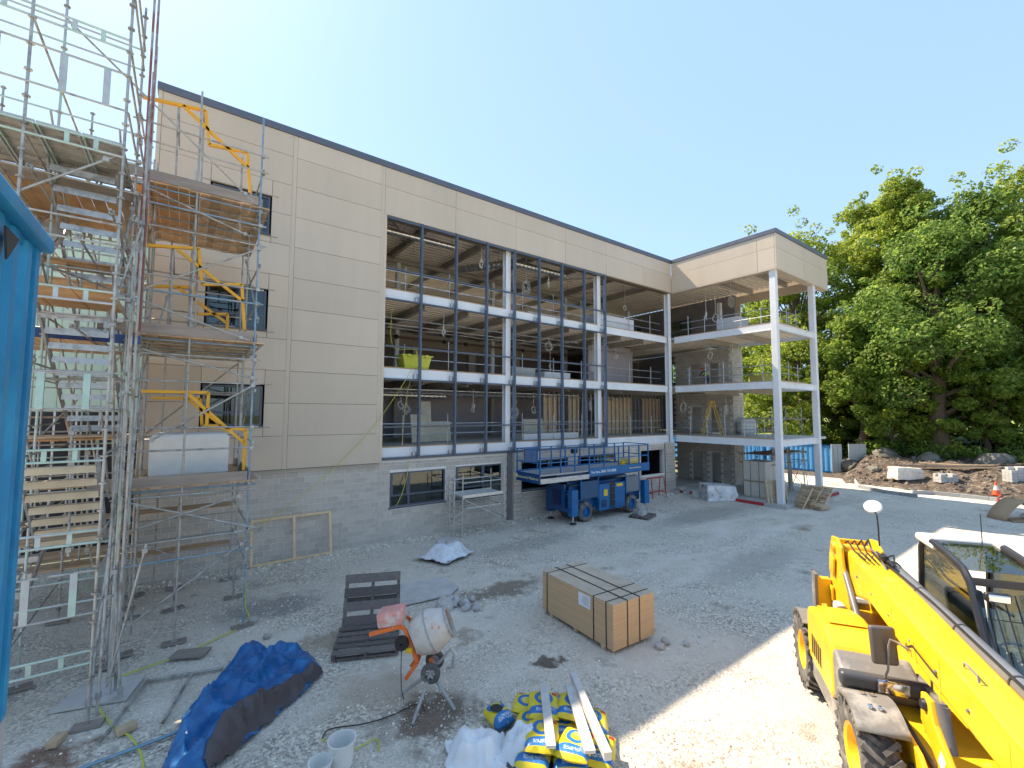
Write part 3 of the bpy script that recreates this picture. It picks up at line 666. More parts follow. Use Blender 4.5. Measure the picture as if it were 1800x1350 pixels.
# ================================================================== THINGS ON THE SITE
RZ=YAW-math.pi/2
WOODO=mat('old pallet wood',(.13,.11,.10),.85,0,.25,6,.25,40,stretch=(2,2,2),rnd=('obj',.25))
WOODN=mat('new pallet wood',(.52,.38,.24),.8,0,.2,6,.2,40,rnd=('obj',.2))
PLYE=mat('plywood edges',(.60,.40,.225),.8,0,.12,2,.6,3,stretch=(.4,.4,46),detail=8)
PLYT=mat('plywood face',(.52,.42,.31),.8,0,.15,3,.1,30)
STRAP=mat('black strap',(.02,.02,.02),.5)
PAPER=mat('paper label',(.75,.77,.8),.6,0,.05)
ORG=mat('orange paint',(.78,.17,.03),.5,0,.12,6,col2=(.60,.45,.40),c2lo=.58,c2hi=.68,c2scale=9)
DRUM=mat('dirty mixer drum',(.56,.51,.45),.8,0,.12,6,.3,25,col2=(.62,.27,.14),c2lo=.58,c2hi=.68,c2scale=5)
RUB=mat('dusty rubber',(.10,.095,.09),.85,0,.25,10,.2,30,col2=(.28,.26,.23),c2lo=.5,c2hi=.7,c2scale=4)
CEMG=mat('cement crusted steel',(.36,.35,.33),.9,0,.2,12,.4,40)
BLKM=mat('loose concrete block',(.46,.45,.43),.9,0,.12,9,.35,60,rnd=('obj',.1))
STONE=mat('rubble stone',(.43,.41,.375),.95,0,.25,5,.4,20,rnd=('obj',.18))
PLAST=mat('white plastic sheet',(.66,.69,.72),.28,0,.12,6,.25,10)
WHT=mat('white plastic',(.75,.75,.72),.4,0,.06,5)
RED=mat('red paint',(.40,.03,.035),.5,0,.15,4)
BLUEC=mat('blue container paint',(.010,.20,.42),.45,0,.16,2.5,.12,9,.1,col2=(.025,.30,.52),c2lo=.45,c2hi=.7,c2scale=1.2)
def child(mb,name,m,t,**k): o=mb.build(name,m,t,**k); return o
def copytree(o,loc,rz,label=None,rot=None):
    c=o.copy(); COL.objects.link(c); c.location=loc; c.rotation_euler=rot or (0,0,rz)
    if label: c['label']=label
    for ch in list(o.children):
        d=ch.copy(); COL.objects.link(d); d.parent=c
        for g in list(ch.children):
            e=g.copy(); COL.objects.link(e); e.parent=d
    return c
# ---- blue container at the left edge ----------------------------------
t=thing('blue_container','tall bright blue corrugated steel container standing beside the stair tower','container',(-2.3,2.3,0))
cx1=-1.03+2.3; yf=5.35-2.3
m=MB(); vs=[];fs=[]; y=yf-6.1; prof=[]
while y<yf-.12: prof+= [(y,0),(y+.12,0),(y+.17,-.045),(y+.29,-.045)]; y+=.34
for yy,dx in prof:
    yy=min(yy,yf-.02); vs+= [(cx1-.03+dx,yy,3.3),(cx1-.03+dx,yy,7.05)]
for i in range(len(prof)-1): fs.append((2*i,2*i+2,2*i+3,2*i+1))
child(m.add(vs,fs),'side_wall',BLUEC,t)
child(MB().box((cx1-2.4,yf-.1,3.3),(cx1-.1,yf-.05,7.05)),'end_wall',BLUEC,t)
child(MB().box((cx1-2.4,yf-6.1,7.0),(cx1-.05,yf-.1,7.06)),'roof',BLUEC,t)
child(MB().rbox((cx1-.01,yf-3.05,7.12),(.12,6.2,.13),(0,0,0),.025,2),'top_rail',BLUEC,t)
child(MB().rbox((cx1-1.2,yf-.04,7.12),(2.4,.12,.13),(0,0,0),.025,2),'top_rail',BLUEC,t)
child(MB().box((cx1-.13,yf-.13,3.3),(cx1-.02,yf-.01,7.06)),'corner_post',BLUEC,t)
child(MB().prism([(cx1+.005,yf-1.05,6.93),(cx1+.005,yf-.75,6.93),(cx1+.005,yf-.98,6.72)],(.012,0,0)),'lifting_hole',STRAP,t)
child(MB().box((cx1-2.4,yf-6.1,0),(cx1-.02,yf-.02,3.3)),'lower_unit',mat('grey cabin wall',(.35,.36,.37),.6),t)
# ---- plywood stack -----------------------------------------------------
t=thing('plywood_stack','strapped stack of plywood sheets with white label on the open gravel','plywood',(9.15,8.6,0),R(-3))
for y in (-1.0,0,1.0): child(MB().box((-.72,y-.06,0),(.72,y+.06,.1)),'bearer',WOODN,t)
for k in range(3):
    child(MB().box((-.73-.004*k,-1.37,.1+k*.345),(.73,1.37-.006*k,.1+(k+1)*.345-.004)),'sheet_bundle',PLYE,t)
child(MB().box((-.735,-1.375,1.135),(.74,1.375,1.16)),'top_sheet',PLYT,t)
for y in (-1.15,-.72,1.15): child(MB().box((-.745,y-.012,.09),(.745,y+.012,.1)).box((-.752,y-.012,.09),(-.742,y+.012,1.17)).box((.742,y-.012,.09),(.752,y+.012,1.17)).box((-.75,y-.012,1.161),(.75,y+.012,1.17)),'strap',STRAP,t)
for x in (-.25,.18): child(MB().box((x-.01,-1.384,.09),(x+.015,-1.376,1.17)).box((x-.015,1.376,.09),(x+.015,1.384,1.17)).box((x-.015,-1.38,1.172),(x+.015,1.38,1.178)),'strap',STRAP,t)
lb=child(MB().box((-.756,-.62,.78),(-.747,-.18,1.1)),'paper_label',PAPER,t)
for k in range(5): child(MB().box((-.7585,-.57,1.03-k*.045),(-.7565,-.57+.3*(.5+rng.random()*.5),1.043-k*.045)),'print_line',mat('print grey',(.35,.36,.42),.7) if k==0 else bpy.data.materials['print grey'],lb)
# ---- pallets ------------------------------------------------------------
def pallet(name,label,w,d,nb,m,loc,rot,group=None,gap=.5,runners=3,h=.13):
    t=tag(link(name,None,None,loc,rot),label,'pallet',group)
    bw=w/nb*(1-gap*.6)
    for k in range(nb):
        x=-w/2+bw/2+k*(w-bw)/(nb-1); child(MB().box((x-bw/2,-d/2,h-.022+rng.uniform(-.003,.003)),(x+bw/2,d/2,h)),'slat',m,t)
    for k in range(runners):
        y=-d/2+.05+k*(d-.1)/(runners-1); child(MB().box((-w/2,y-.04,.022),(w/2,y+.04,h-.024)),'runner',m,t)
    for k in range(3):
        x=-w/2+.06+k*(w-.12)/2; child(MB().box((x-.06,-d/2,0),(x+.06,d/2,.021)),'base_slat',m,t)
    return t
pallet('pallet','dark weathered pallet lying flat behind the cement mixer',1.35,1.5,5,WOODO,(3.85,11.2,.03),(0,0,R(-23)+math.pi/2),'dark pallets by the mixer',.55)
pallet('pallet','dark weathered pallet propped upright on the one behind the mixer',1.25,1.45,4,WOODO,(4.3,12.2,.66),(R(0),R(-62),R(-23)+math.pi/2),'dark pallets by the mixer',.45)
# ---- cement mixer ----------------------------------------------------------
t=thing('cement_mixer','orange and white cement mixer on three legged stand beside blue tarpaulin','cement mixer',(4.2,8.43,0),RZ)
W2L=Matrix.Rotation(-RZ,4,'Z')@Matrix.Translation((-4.2,-8.43,0))
apex=Vector((0,0,.48))
for wx,wy in ((3.57,7.88),(4.39,7.77),(3.68,8.81)):
    f=W2L@Vector((wx,wy,.02)); child(MB().tube(apex,f,.028,8).tube(apex.lerp(f,.15),apex.lerp(f,.9),.034,8),'leg',CEMG,t)
child(MB().tube((0,0,.40),(0,0,.75),.04),'stand_post',ORG,t)
arm=[(-1.25,-.02,1.22),(-.62,-.02,1.38),(-.54,-.02,1.33),(-.27,-.02,.68),(-.5,-.02,.36)]
mm=MB()
for a,b in zip(arm,arm[1:]): mm.bar(a,b,.07,.06,(0,1,0))
child(mm,'frame',ORG,t)
mm=MB()
for a,b in zip(arm[1:],arm[2:]): mm.bar((a[0],.42,a[2]),(b[0],.42,b[2]),.06,.05,(0,1,0))
child(mm.bar((-.27,-.02,.68),(-.27,.42,.68),.05,.05),'rear_frame',ORG,t)
child(MB().rbox((-.86,.18,1.5),(.52,.42,.3),(0,R(-10),0),.05),'motor_cover',mat('pinkish cover',(.68,.30,.25),.6,0,.15,5,col2=(.6,.55,.52),c2scale=4),t)
ax=Vector((.90,.10,.40)).normalized(); c0=Vector((-.36,.16,1.06))
d=child(MB().lathe([(.02,-.01),(.31,0),(.35,.03),(.43,.28),(.43,.40),(.29,.74),(.275,.76),(.26,.74),(.39,.40),(.37,.30),(.28,.06),(.02,.05)],c0,ax,28),'drum',DRUM,t)
child(MB().lathe([(.29,.725),(.315,.735),(.315,.765),(.28,.78),(.26,.765)],c0,ax,28),'rim',CEMG,d)
child(MB().lathe([(.38,.33),(.445,.338),(.445,.358),(.38,.37)],c0,ax,28),'gear_ring',CEMG,d)
for s in (-.16,.34):
    w=child(MB().lathe([(.10,-.035),(.17,-.04),(.195,-.02),(.195,.02),(.17,.04),(.10,.035)],(.02,s,.54),(0,1,0),20),'wheel',RUB,t)
    mm=MB().lathe([(.03,-.04),(.03,.04)],(.02,s,.54),(0,1,0),10,True)
    for k in range(6):
        a=k*math.pi/3; mm.bar((.02,s,.54),(.02+.11*math.cos(a),s,.54+.11*math.sin(a)),.05,.03,(0,1,0))
    child(mm,'hub',CEMG,w)
child(MB().path([(.14,.05,.62),(.38,.05,.9),(.46,.05,.78),(.42,.05,.55),(.3,.05,.52)],.028,8),'tipping_handle',CEMG,t)
child(MB().lathe([(.02,-.06),(.13,-.06),(.15,0),(.13,.06),(.02,.06)],(-.58,-.08,1.08),(0,1,0),16),'motor',STRAP,t)
child(MB().box((-.5,-.12,.9),(-.36,-.06,1.0)),'switch_box',mat('yellow switch',(.7,.42,.02),.5),t)
child(MB().path([(-.58,-.1,1.0),(-.58,-.1,.5),(-.56,-.12,.2),(-.5,-.15,.04)],.009),'cable_drop',STRAP,t)
# cable from the mixer, hose, cords
def cable(name,label,pts,r,m,cat='cable'):
    P=[]
    for i in range(len(pts)-1):
        for k in range(6):
            s=k/6; a=Vector(pts[max(i-1,0)]);b=Vector(pts[i]);c=Vector(pts[i+1]);e=Vector(pts[min(i+2,len(pts)-1)])
            P.append(.5*((2*b)+(c-a)*s+(2*a-5*b+4*c-e)*s*s+(3*b-a-3*c+e)*s**3))
    P.append(Vector(pts[-1])); return tag(MB().path(P,r,6).build(name,m),label,cat)
cable('power_cable','thin black power cable running over gravel from the mixer',[(3.9,8.05,.03),(3.89,8.34,.03),(3.36,8.32,.03),(2.86,8.4,.03),(2.32,8.62,.03),(2.13,8.42,.04)],.011,STRAP)
YG=mat('yellow green hose',(.50,.52,.06),.5,0,.1)
cable('hose','yellow green hose snaking over the gravel below the scaffold',[(1.7,16.0,.5),(1.6,15,.2),(1.59,14.19,.03),(.85,13.62,.03),(-.04,13.16,.03),(-.73,12.97,.03),(-1.12,12.75,.03),(-1.14,11.99,.03),(-.81,10.98,.03),(-.53,10.44,.03),(-.33,9.67,.03),(-.3,8.8,.03)],.016,YG,'hose')
cable('yellow_cord','yellow cord hanging from the second floor down across the facade',[(8.6,19.2,8.6),(8.2,19.25,7.4),(6.6,19.35,5.0),(4.6,19.3,3.0),(2.5,18.9,1.6),(1.7,18.3,1.3)],.012,YG,'cord')
cable('yellow_cord','yellow cord dangling inside the curtain wall opening of the first floor',[(7.6,19.85,10.7),(7.65,19.8,8.8),(8.9,19.8,8.6),(8.4,19.8,6.6),(8.2,19.8,4.2)],.012,YG,'cord')
cable('yellow_cord','yellow cord looped through the ground floor window left of mobile tower',[(8.4,19.42,3.5),(8.3,19.4,2.8),(8.05,19.35,2.0),(7.8,19.38,1.5)],.014,YG,'cord')
cable('power_plug_lead','short yellow lead with plug beside the white buckets',[(2.13,8.42,.05),(2.25,8.2,.04),(2.5,7.9,.03),(2.9,7.9,.03),(2.85,7.6,.03)],.012,YG)
# ---- tarpaulin ------------------------------------------------------------------
poly=[(-.12,8.9),(-.07,9.4),(.27,10.77),(.81,11.72),(1.45,12.75),(1.7,12.5),(1.88,12.0),(2.2,12.0),(2.60,11.3),(2.68,10.55),(2.29,10.05),(1.76,9.68),(1.05,9.12),(.56,8.7),(.2,8.5)]
def inpoly(x,y):
    c=False;n=len(poly)
    for i in range(n):
        (x1,y1),(x2,y2)=poly[i],poly[i-1]
        if (y1>y)!=(y2>y) and x<(x2-x1)*(y-y1)/(y2-y1)+x1: c=not c
    return c
def edist(x,y):
    b=9
    for i in range(len(poly)):
        a=Vector(poly[i]);e=Vector(poly[i-1]);p=Vector((x,y)); ab=e-a; q=max(0,min(1,(p-a).dot(ab)/ab.length_squared)); b=min(b,(p-a-ab*q).length)
    return b
st=.035; nx=int(3.1/st); ny=int(4.5/st); idx={}; vs=[]; fsB=[]; 
def tarp_h(x,y,e):
    u=(x*.8+y*.6); v=(-x*.6+y*.8)
    w=noise.noise(Vector((x*.9,y*.9,1)))*.5; w2=noise.noise(Vector((x*2.1,y*2.1,5)))*.25
    f=abs(noise.noise(Vector((u*.7+w,v*2.3+w2,2)))); g=abs(noise.noise(Vector((u*1.7+w2,v*.8+w,7)))); k=abs(noise.noise(Vector((x*5,y*5,9))))
    ridge=(1-min(1,f*2.6))**1.8*.24+(1-min(1,g*2.0))**1.6*.13+(1-min(1,k*2.2))*.03
    body=.05+.13*max(0,noise.noise(Vector((x*.8,y*.8,11)))+.35)
    s=min(1,e/.28)
    return .02+(body+ridge)*s**.7
for j in range(ny):
    for i in range(nx):
        x=-.25+i*st; y=8.45+j*st
        ex=x+noise.noise(Vector((x*3,y*3,4)))*.06; ey=y+noise.noise(Vector((x*3,y*3,8)))*.06
        if inpoly(ex,ey):
            idx[(i,j)]=len(vs); vs.append((x,y,tarp_h(x,y,edist(ex,ey))))
for (i,j) in idx:
    q=[(i,j),(i+1,j),(i+1,j+1),(i,j+1)]
    if all(k in idx for k in q): fsB.append([idx[k] for k in q])
TARP=mat('blue tarpaulin',(.006,.105,.30),.38,0,.18,5,.25,18,.1,.5,col2=(.03,.20,.44),c2lo=.5,c2hi=.75,c2scale=2.5)
BRN=mat('brown tarpaulin underside',(.075,.06,.062),.5,0,.2,6,.25,18)
b1=MB().add(vs,fsB,True).build('blue_tarpaulin',TARP,fix=False); tag(b1,'crumpled bright blue tarpaulin heaped on the gravel','tarpaulin')
md=b1.modifiers.new('th','SOLIDIFY'); md.thickness=.006
# folded-over brown underside along the lower edge
line=[(.45,8.78),(.75,9.02),(1.1,9.32),(1.5,9.66),(1.9,9.95),(2.25,10.25),(2.55,10.6)]
vs=[];fs=[]; n=60; mcols=9
for i in range(n):
    s=i/(n-1)*(len(line)-1); k=min(int(s),len(line)-2); a=Vector(line[k]).lerp(Vector(line[k+1]),s-k); tn=(Vector(line[k+1])-Vector(line[k])).normalized(); nr=Vector((-tn.y,tn.x))
    wd=.34*math.sin(math.pi*min(1,max(.02,i/(n-1)*1.0)))**.6+.04
    for c in range(mcols):
        q=c/(mcols-1); p=a-nr*.12+nr*wd*q*1.2+Vector((noise.noise(Vector((i*.2,c*.4,1)))*.05,noise.noise(Vector((i*.2,c*.4,5)))*.05))
        e=edist(p.x,p.y) if inpoly(p.x,p.y) else 0
        vs.append((p.x,p.y,tarp_h(p.x,p.y,e)+.02+.03*math.sin(q*math.pi)+.015*noise.noise(Vector((p.x*6,p.y*6,3)))))
for i in range(n-1):
    for c in range(mcols-1): fs.append((i*mcols+c,(i+1)*mcols+c,(i+1)*mcols+c+1,i*mcols+c+1))
o=MB().add(vs,fs,True).build('folded_underside',BRN,b1,fix=False); tag(o,'dark brown underside folded over')
# ---- poles, slabs and debris on the ground around the tower base ------------------
for nm,lb,p,q in (('scaffold_pole','grey scaffold pole lying on gravel from tarpaulin to hose',(-.42,12.38,.03),(.9,12.0,.035)),('scaffold_pole','grey scaffold pole lying crosswise under the tarpaulin edge',(-.4,12.3,.08),(-.95,10.6,.05)),('scaffold_pole','thin grey pole lying beside the tarpaulin by the hose',(.34,12.05,.08),(-.1,10.55,.05)),('scaffold_pole','pale blue scaffold pole sticking out below the tarpaulin',(-1.3,10.0,.04),(.1,10.1,.05))):
    tag(MB().tube(p,q,.03,10).tube(p,Vector(p).lerp(Vector(q),.04),.036,10).build(nm,TBL if 'blue' in lb else TB),lb,'pole','loose poles on the gravel')
def slab(name,label,pts,z,th,m,cat='slab'):
    return tag(MB().prism([(x,y,z) for x,y in pts],(0,0,th)).build(name,m),label,cat)
DUSTY=mat('dust covered board',(.50,.48,.45),.9,0,.15,3,.15,20,col2=(.33,.31,.29),c2lo=.6,c2hi=.66,c2scale=6)
slab('sheet_board','pale dusty board sheet lying flat between pallet and plywood stack',[(5.2,12.7),(6.9,12.55),(7.4,12.95),(7.4,14.05),(5.9,14.3)],.02,.025,DUSTY,'board')
slab('concrete_slab','flat grey concrete slab inside the stair tower base',[(-1.85,12.2),(-.7,11.85),(-.45,12.7),(-1.5,12.95)],.0,.05,MT['slab'])
slab('dark_board','dark weathered board lying on gravel near the tarpaulin',[(-.1,13.15),(.55,12.8),(.75,13.2),(.08,13.5)],.02,.03,BRDG,'board')
def rock(c,r,seed,flat=.7):
    bm=bmesh.new(); bmesh.ops.create_icosphere(bm,subdivisions=2,radius=1)
    for v in bm.verts:
        k=1+.35*noise.noise(v.co*1.3+Vector((seed,seed*2,0)))+.12*noise.noise(v.co*4+Vector((seed,0,0))); v.co=Vector((v.co.x*k,v.co.y*k,v.co.z*k*flat))*r
    mb=MB(); bm.verts.index_update(); mb.add([v.co for v in bm.verts],[[v.index for v in f.verts] for f in bm.faces],False); bm.free(); return mb
for k,(x,y,r,lb) in enumerate(((1.72,14.2,.13,'pale rock at the foot of the outer scaffold standard'),(6.35,11.9,.28,'lump of grey rubble beside the pale board sheet'),(9.55,6.85,.13,'rounded grey stone by the corner of the plywood stack'),(9.85,6.9,.12,'angular grey stone right of the plywood stack'),(10.2,6.55,.09,'small grey stone on gravel beyond the plywood stack'),(2.15,17.1,.12,'grey rock below the leaning timber frame'),(1.9,13.0,.1,'small pale rock between tarpaulin and scaffold'))):
    tag(link('rock',rock((0,0,0),r,k*3.1).mesh(),None,(x,y,r*.35)),lb,'rock').data.materials.append(STONE)
pm=rock((0,0,0),.11,4,.85).mesh('pebble'); pm.materials.append(BLKM)
for k in range(9):
    a=rng.uniform(0,6.28); rr=rng.uniform(.05,.32)
    tag(link('cobble',pm,None,(7.05+rr*math.cos(a)*1.2,11.45+rr*math.sin(a),.06+(.1 if k>6 else 0)),(k,k*2,k*3)),'round grey cobble in the small heap beside the plywood stack','stone','heap of round cobbles')
for k in range(6):
    tag(link('cobble',pm,None,(6.72+.13*math.cos(k*2),11.95+.13*math.sin(k*2.6),.06+(k>3)*.1),(k,k,k)),'round grey cobble against the lump of rubble by the board sheet','stone','cobbles by the rubble')
for k,(x,y,a) in enumerate(((-.62,10.72,.4),(-1.55,11.05,1.2))):
    tag(MB().rbox((x,y,.07),(.28,.16,.11),(0,0,a),.01).build('timber_offcut',WOODN),('sawn timber offcut on the gravel beside the hose','sawn timber offcut near the foot of the stair tower')[k],'offcut')
# ---- plastic wrapped blocks on the ground --------------------------------------
def sheet_drape(c,w,d,h,seed,m,name,label,cat,rz=0,lump=.08):
    n=26; vs=[];fs=[]
    for j in range(n):
        for i in range(n):
            u=i/(n-1)*2-1; v=j/(n-1)*2-1
            r=(abs(u)**4+abs(v)**4)**.25+.16*noise.noise(Vector((u*1.6+seed,v*1.6,seed+7))); e=1-min(1,max(0,(r-.42)/.55))
            e=e*e*(3-2*e)
            z=h*e*(1+.25*noise.noise(Vector((u*1.1,v*1.1,seed+2))))+lump*.7*noise.noise(Vector((u*2.2+seed,v*2.2,seed)))*(.2+e)+.05*(1-abs(noise.noise(Vector((u*3+seed,v*2,seed)))))**6+.015
            wob=1+.2*noise.noise(Vector((u*1.7,v*1.7,seed+4)))
            vs.append((u*w/2*wob,v*d/2*wob,max(.012,z)))
    for j in range(n-1):
        for i in range(n-1): fs.append((j*n+i,j*n+i+1,(j+1)*n+i+1,(j+1)*n+i))
    o=MB().add(vs,fs,True).build(name,m,fix=False); o.location=c; o.rotation_euler=(0,0,rz); tag(o,label,cat); md=o.modifiers.new('th','SOLIDIFY'); md.thickness=.004; return o
sheet_drape((8.55,15.95,.1),1.75,1.5,.42,3,PLAST,'plastic_sheet','crumpled white plastic sheet around blocks on the gravel by the mobile tower','plastic sheet',.4)
pallet('pallet','low dark pallet under the crumpled plastic sheet',1.2,1.0,5,WOODO,(8.45,15.8,.0),(0,0,.5),None)
for k,(dx,dy,dz) in enumerate(((-.15,.1,.52),(.2,0,.50),(.05,.28,.51),(.4,.22,.46))):
    tag(MB().box((-.22,-.11,0),(.22,.11,.215)).build('concrete_block',BLKM),'grey concrete block lying on the crumpled plastic sheet','block','blocks on the plastic sheet').location=(8.5+dx,15.9+dy,dz-.05); bpy.data.objects[-1] if False else None
# ---- timber frame leaning on the blockwork ----------------------------------------
t=thing('batten_screen','rectangular sawn timber frame with centre post leaning on the blockwork wall','timber frame',(3.57,19.1,0),0)
WF=mat('pale batten',(.74,.54,.32),.8,0,.15,6)
th=.22; 
def fpt(x,z): return (x,z/1.62*.33,z)
for a,b in (((-1.4,.03),(1.4,.03)),((-1.4,1.6),(1.4,1.6)),((-1.4,0),(-1.4,1.64)),((1.4,0),(1.4,1.64)),((.05,.03),(.05,1.6))):
    child(MB().bar(fpt(*a),fpt(*b),.085,.05,(0,1,0)),'batten',WF,t)
# ---- white sacks, buckets, cement bags ----------------------------------------------
def pillow(w,d,h,seed,n=14,pinch=.35):
    mb=MB(); vs=[];fs=[]
    for s in (1,-1):
        for j in range(n):
            for i in range(n):
                u=i/(n-1)*2-1; v=j/(n-1)*2-1
                k=((1-abs(u)**3.2)*(1-abs(v)**3.2)); z=s*h/2*max(0,k)**pinch
                z+=s*.02*noise.noise(Vector((u*2+seed,v*2,s)))*min(1,k*4); sq=1-.06*abs(u*v)
                vs.append((u*w/2*sq+.012*noise.noise(Vector((u*3,v*3,seed))),v*d/2*sq+.012*noise.noise(Vector((v*3,u*3,seed+2))),z))
    N_=n*n
    for s in range(2):
        for j in range(n-1):
            for i in range(n-1):
                q=[j*n+i,j*n+i+1,(j+1)*n+i+1,(j+1)*n+i]; q=[a+s*N_ for a in q]; fs.append(q if s==0 else q[::-1])
    mb.add(vs,fs,True); return mb
def bag_mat():
    m=bpy.data.materials.new('printed cement bag'); m.use_nodes=True; nt=m.node_tree;N=nt.nodes;L=nt.links; p=N['Principled BSDF']; p.inputs['Roughness'].default_value=.35
    tc=N.new('ShaderNodeTexCoord'); sp=N.new('ShaderNodeSeparateXYZ'); L.new(tc.outputs['Object'],sp.inputs[0])
    def math_(op,a,b=None,c=None):
        q=N.new('ShaderNodeMath'); q.operation=op
        for k,s in enumerate((a,b,c)):
            if s is None: continue
            if isinstance(s,(int,float)): q.inputs[k].default_value=s
            else: L.new(s,q.inputs[k])
        return q.outputs[0]
    x,y=sp.outputs[0],sp.outputs[1]
    r=math_('SQRT',math_('ADD',math_('POWER',math_('SUBTRACT',x,.0),2),math_('POWER',math_('SUBTRACT',y,.10),2)))
    ring=math_('LESS_THAN',math_('ABSOLUTE',math_('SUBTRACT',r,.135)),.036)
    band=math_('LESS_THAN',math_('ADD',y,math_('MULTIPLY',math_('POWER',x,2),.9)),-.10)
    band=math_('MULTIPLY',band,math_('GREATER_THAN',y,-.29))
    txt=math_('MULTIPLY',math_('LESS_THAN',math_('ABSOLUTE',math_('SUBTRACT',y,-.2)),.035),math_('LESS_THAN',math_('ABSOLUTE',x),.14))
    wn_=N.new('ShaderNodeTexNoise'); wn_.inputs['Scale'].default_value=60; L.new(tc.outputs['Object'],wn_.inputs[0]); txt=math_('MULTIPLY',txt,math_('GREATER_THAN',wn_.outputs[0],.52))
    redt=math_('MULTIPLY',math_('LESS_THAN',math_('ABSOLUTE',math_('SUBTRACT',x,.2)),.045),math_('LESS_THAN',math_('ABSOLUTE',math_('SUBTRACT',y,.24)),.04))
    def mix(f,a,b):
        q=N.new('ShaderNodeMix'); q.data_type='RGBA'; L.new(f,q.inputs[0])
        for k,c in ((6,a),(7,b)):
            if isinstance(c,tuple): q.inputs[k].default_value=(*c,1)
            else: L.new(c,q.inputs[k])
        return q.outputs[2]
    c=mix(math_('MAXIMUM',ring,band),(.72,.56,.02),(.02,.16,.42)); c=mix(txt,c,(.6,.65,.7)); c=mix(redt,c,(.5,.04,.03))
    n=N.new('ShaderNodeTexNoise'); n.inputs['Scale'].default_value=7; L.new(tc.outputs['Object'],n.inputs[0])
    c=mix(math_('MULTIPLY',math_('GREATER_THAN',n.outputs[0],.62),.35),c,(.5,.48,.44))
    L.new(c,p.inputs['Base Color']); b=N.new('ShaderNodeBump'); b.inputs['Strength'].default_value=.35; b.inputs['Distance'].default_value=.03; L.new(n.outputs[0],b.inputs['Height']); L.new(b.outputs[0],p.inputs['Normal'])
    return m
BAG=bag_mat()
bmesh_=[pillow(.56,.72,.17,k).mesh('bag') for k in range(3)]
for q in bmesh_: q.materials.append(BAG)
u=Vector((math.cos(RZ),math.sin(RZ))); v=Vector((-math.sin(RZ),math.cos(RZ)))
bo=Vector((5.42,6.02))
pallet('pallet','pallet carrying the yellow and blue cement bags',1.35,1.75,6,WOODO,(bo.x,bo.y,.0),(0,0,RZ-.25),None)
spots=[(-.42,-.55,0,.0),(.16,-.62,0,.1),(.62,-.5,0,-.1),(-.45,.1,0,0),(.14,.08,0,.05),(.64,.12,0,.05),(-.4,.62,0,1.57),(.3,.62,0,1.6),(-.28,-.42,1,.1),(.24,-.62,1,-.2),(-.2,.35,1,.15),(.33,.3,1,-.05)]
for k,(a,b,lv,rz) in enumerate(spots):
    p=bo+u*a+v*b
    o=link('cement_bag',bmesh_[k%3],None,(p.x,p.y,.22+lv*.165+rng.uniform(0,.012)),(rng.uniform(-.05,.05),rng.uniform(-.06,.06),RZ-.2+rz))
    tag(o,'yellow and blue cement bag in the %s of the pallet pile'%('upper layer' if lv else 'bottom layer'),'cement bag','cement bags on the pallet')
o=link('cement_bag',pillow(.42,.55,.30,9,14,.5).mesh('torn_bag'),None,(4.86,6.98,.15),(0,0,RZ+.6)); o.data.materials.append(BAG); tag(o,'torn open yellow cement bag lying apart beside the bag pallet','cement bag')
c=MB().lathe([(.0,.006),(.09,.004),(.12,.0)],(-.05,.0,.155),(0,0,1),9).build('torn_hole',STRAP,o)
for k,(a,b,a2,b2,wd,lb) in enumerate(((-.17,-.85,-.17,.75,.15,'short dusty white plank lying over the cement bags'),(.42,-.95,.32,.72,.17,'flat dusty white plank across the cement bags'),(.66,-1.1,.42,.95,.12,'long narrow pale beam laid across the cement bags'))):
    p=bo+u*a+v*b; q=bo+u*a2+v*b2
    tag(MB().bar((p.x,p.y,.53+.05*(k==2)),(q.x,q.y,.53+.05*(k==2)),wd,.05+.07*(k==2)).build('plank',mat('white washed plank',(.56,.53,.49),.85,0,.15,6,.2,30) if k==0 else bpy.data.materials['white washed plank']),lb,'plank')
SACK=mat('white woven sack',(.74,.75,.76),.6,0,.06,8,.25,14)
sheet_drape((4.12,6.55,.02),1.0,.8,.32,8,SACK,'white_sack','large crumpled white sack lying before the cement bags','sack',RZ+.2,.16)
sheet_drape((4.72,6.12,.02),.75,.8,.36,15,SACK,'white_sack','slumped white plastic sack against the cement bag pallet','sack',RZ-.4,.14)
sheet_drape((4.3,6.2,.01),.6,.5,.12,21,SACK,'white_sack','flattened white sack between the two fuller white sacks','sack',RZ-.4,.1)
for k,(x,y,r,h,lb) in enumerate(((2.27,7.72,.21,.40,'tall white plastic bucket on the gravel below the mixer cable'),(1.93,7.66,.17,.24,'low white bucket beside the taller one, grey inside'))):
    t=thing('bucket',lb,'bucket',(x,y,0)); child(MB().lathe([(.01,.02),(r*.82,.02),(r*.84,0),(r,h),(r+.015,h),(r+.012,h-.03),(r-.008,h-.02),(r*.8,.04),(.01,.04)],(0,0,0),(0,0,1),24),'body',WHT,t)
    child(MB().path([(r*math.cos(a),r*math.sin(a)*.3-r*.9,h-.06-.05*math.sin(a)) for a in [i*math.pi/8 for i in range(9)]],.006),'handle',MT['galv'],t)
